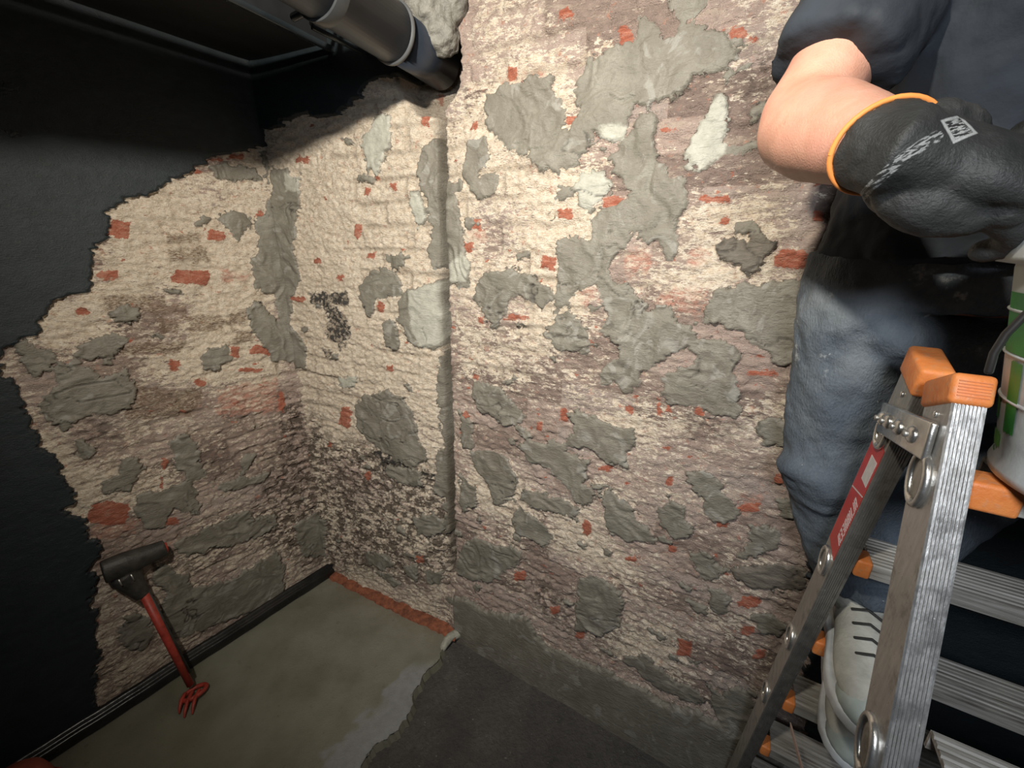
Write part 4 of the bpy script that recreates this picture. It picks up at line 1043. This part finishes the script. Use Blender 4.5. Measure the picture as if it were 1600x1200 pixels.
# gloves
def glove_material():
    t = NT('black rubber-coated glove'); P = t.pos()
    n = t.noise(P, 22, 4, .6); w = t.noise(P, 420, 3, .6)
    c = t.ramp(n, [(.3, (.016, .017, .016)), (.6, (.030, .031, .030)), (.8, (.075, .072, .068))])
    def dot(ax, off):
        x = t.n('ShaderNodeVectorMath', operation='DOT_PRODUCT'); t.put(x.inputs[0], P); x.inputs[1].default_value = tuple(ax)
        return t.math('SUBTRACT', x.outputs['Value'], float(off))
    # printing on the back of the right glove: a framed plate, then a band of small type toward the thumb
    A = dot(PAX, np.dot(PO, PAX)); B = dot(PBX, np.dot(PO, PBX)); Cc = dot(PCX, np.dot(PO, PCX))
    def box(a0, a1, b0, b1):
        g = lambda x, l, h: t.math('MULTIPLY', t.rng(x, l - .0006, l + .0006), t.rng(x, h + .0006, h - .0006))
        return t.math('MULTIPLY', g(A, a0, a1), g(B, b0, b1))
    cbv = t.n('ShaderNodeCombineXYZ'); t.put(cbv.inputs[0], t.math('MULTIPLY', A, 150)); t.put(cbv.inputs[1], t.math('MULTIPLY', B, 560))
    typ = t.rng(t.noise(cbv.outputs[0], 1.0, 2, .5), .47, .55)
    plate = box(0, .017, -.010, .010); inner = box(.0022, .0148, -.0078, .0078)
    mark = t.math('MAXIMUM', t.math('SUBTRACT', plate, inner), t.math('MULTIPLY', inner, typ))
    bend = t.math('ADD', B, t.math('MULTIPLY', t.math('MULTIPLY', A, A), 4.0))
    g = lambda x, l, h: t.math('MULTIPLY', t.rng(x, l - .0006, l + .0006), t.rng(x, h + .0006, h - .0006))
    band = t.math('MULTIPLY', t.math('MULTIPLY', g(A, -.055, -.003), g(bend, -.004, .004)), t.math('MULTIPLY', typ, .75))
    mark = t.math('MULTIPLY', t.math('MAXIMUM', mark, band), t.rng(Cc, -.03, -.02))
    c = t.mix(t.math('MULTIPLY', mark, .85), c, (.36, .37, .36))
    return t.set(Base_Color=c, Roughness=.62, Normal=t.bump(t.math('ADD', w, n), .0009))
HX = unit(V(.90, -.33, -.25)); NB = V(-.62, -.62, .48); NB = unit(NB - HX * np.dot(NB, HX)); SV = np.cross(HX, NB)
if SV[2] > 0: SV = -SV                                     # SV points to the little finger, downwards
_pc = wrR + HX * .050 + NB * .026
_vp = unit(EYEP - _pc) * .6 + NB * .4
_g = lambda u, v: on_plane(u, v, _pc, unit(_vp))
PO = (_g(1462, 196 + 18) + _g(1470, 240 - 14)) / 2; PAX = unit(_g(1499, 200) - _g(1458, 222)); PCX = unit(_vp); PBX = np.cross(PCX, PAX)
glove = glove_material()
def make_glove(wr, el, hx, nb, sv, name, curl=1.0):
    m = MB(); ax = unit(wr - el)
    m.tube([wr - ax * .012, wr + ax * .012, wr + hx * .025, wr + hx * .055, wr + hx * .085, wr + hx * .098], [(.040, .036), (.040, .034), (.044, .029), (.050, .027), (.050, .024), (.046, .018)], n=26, up=nb)
    for i, (off, ln) in enumerate(((-.034, .92), (-.011, 1.0), (.012, .95), (.034, .78))):
        p = wr + hx * (.088 - .004 * abs(i - 1)) + sv * off; a = math.radians(12 + 4 * i) * curl; pts = [p]; rs = [.0125]
        for seg, L, da in ((0, .040, 38), (1, .026, 48), (2, .022, 30)):
            d = hx * math.cos(a) - nb * math.sin(a) + sv * off * .8
            p = p + unit(d) * L * ln; pts.append(p); rs.append((.0120, .0112, .0100)[seg]); a += math.radians(da) * curl
        m.tube(pts, rs, n=14, up=nb, round_caps=True)
        m.ball(wr + hx * .086 + sv * off + nb * .008, .0135, 12)
    m.ball(wr + hx * .045 + sv * .030 - nb * .006, (.046, .030, .026), 18, ax=[hx, sv, nb])
    m.ball(wr + hx * .030 + sv * .008 - nb * .020, (.040, .036, .022), 18, ax=[hx, sv, nb])
    t0 = wr + hx * .022 - sv * .030 - nb * .004
    m.tube([t0, t0 + hx * .030 - sv * .018 - nb * .016, t0 + hx * .052 - sv * .016 - nb * .036, t0 + hx * .066 - sv * .006 - nb * .052], [.021, .0165, .0135, .0115], n=14, round_caps=True)
    o = m.build(name, glove, PER); remesh(o, .0026, 3, [(.02, .004)]); return o
make_glove(wrR, elR, HX, NB, SV, 'glove')
hxL = unit(V(-.85, .25, -.46)); nbL = V(.1, -.5, .8); nbL = unit(nbL - hxL * np.dot(nbL, hxL)); svL = np.cross(hxL, nbL)
make_glove(wrL, elL, hxL, nbL, svL, 'glove')
cuff_m = simple('orange knitted cuff', (.78, .27, .06), .7)
for wr, el, s_ in ((wrR, elR, SV), (wrL, elL, svL)):
    ax = unit(wr - el); u_ = unit(NB - ax * np.dot(NB, ax)); v_ = np.cross(ax, u_)
    # the hem is cut on the slant, longer along the thumb side
    rg = [wr - ax * .013 + u_ * .0365 * math.sin(q) + v_ * .0405 * math.cos(q) + ax * .000 for q in np.linspace(0, 2 * math.pi, 41)]
    m = MB(); m.tube(rg, .0024, n=8, caps=False); m.build('cuff_hem', cuff_m, PER)

# pale suede shoes
suede = simple('dirty off-white suede', (.50, .50, .45), .85, var=.22, scale=30, bump=.0012, bscale=140)
toe_m = simple('pale green-grey toe leather', (.40, .46, .43), .6, var=.15, scale=40)
sole_m = simple('white rubber sole', (.66, .70, .72), .55, var=.15, scale=45)
lace_m = simple('dark laces', (.03, .03, .028), .8)
def make_shoe(ank, d, top_z):
    """d: heading of the toe"""
    d = unit(d); sd = np.cross(ZH, d); heel = V(ank[0], ank[1], top_z) - d * .062
    def outline(s):            # half width along the 0..1 length
        return [(0, .022), (.06, .031), (.2, .034), (.4, .035), (.6, .044), (.75, .048), (.87, .043), (.95, .030), (1.0, .010)]
    L = .275; st = [0, .04, .12, .25, .4, .55, .68, .8, .9, .96, 1.0]
    hw = np.interp(st, *zip(*outline(0)))
    def ring(scale_w, z0, z1, mat, name, parent, ext=0.0):
        left = [heel + d * (L * s * (1 + ext) - ext * L / 2) + sd * w * scale_w for s, w in zip(st, hw)]
        right = [heel + d * (L * s * (1 + ext) - ext * L / 2) - sd * w * scale_w for s, w in zip(st, hw)][::-1]
        P = left + right; n = len(P); mb = MB()
        mb.add([p + ZH * z0 for p in P] + [p + ZH * z1 for p in P], [list(range(n)), list(range(n, 2 * n))[::-1]] + [[i, i + n, (i + 1) % n + n, (i + 1) % n] for i in range(n)])
        o = mb.build(name, mat, parent, smooth=True); bevel(o, .006, 3); return o
    top_h = [.075, .085, .088, .090, .088, .074, .062, .054, .048, .040, .022]
    mb = MB(); P = []; n = 22
    for s, w, h in zip(st, hw, top_h):
        c = heel + d * L * s * .985 + d * .002
        for k in range(n):
            q = math.pi * 2 * k / n
            y = math.cos(q); zz = math.sin(q)
            pw = abs(y) ** .75 * (1 if y > 0 else -1)
            P.append(c + sd * w * .97 * pw * (1.0 if zz < 0 else .80 + .20 * (1 - zz)) + ZH * (.022 + (h - .012) * (.5 + .5 * (abs(zz) ** .8 * (1 if zz > 0 else -1)))))
    F = [(i * n + k, i * n + (k + 1) % n, (i + 1) * n + (k + 1) % n, (i + 1) * n + k) for i in range(len(st) - 1) for k in range(n)] + [list(range(n))[::-1], list(range((len(st) - 1) * n, len(st) * n))]
    up = mb.add(P, F).build('shoe', suede, PER)
    rm = up.modifiers.new('soft', 'SUBSURF'); rm.levels = 1; rm.render_levels = 2
    ring(1.06, 0, .024, sole_m, 'sole', up, .02)
    mb = MB(); mb.tube([V(ank[0], ank[1], top_z + .07), V(ank[0], ank[1], top_z + .115)], [(.046, .050), (.042, .046)], n=24, up=d); mb.build('collar', suede, up)
    # toe cap seam and laces
    tc = heel + d * L * .86
    mb = MB(); mb.ball(tc - d * .006 + ZH * .029, (.042, .050, .029), 22, ax=[sd, d, ZH]); mb.build('toe_cap', toe_m, up)
    for k in range(4):
        f = .42 + .085 * k; h = np.interp(f, st, top_h) + .013; w = .020
        c = heel + d * L * f + ZH * (h + .0005)
        mb = MB(); mb.tube([c - sd * w - ZH * .006, c + ZH * .002, c + sd * w - ZH * .006 + d * .006], .0022, n=8, round_caps=True); mb.build('lace', lace_m, up)
    return up
make_shoe(ankR, -ED + LX * -.05, .724)
make_shoe(ankL, -ED, .9455)
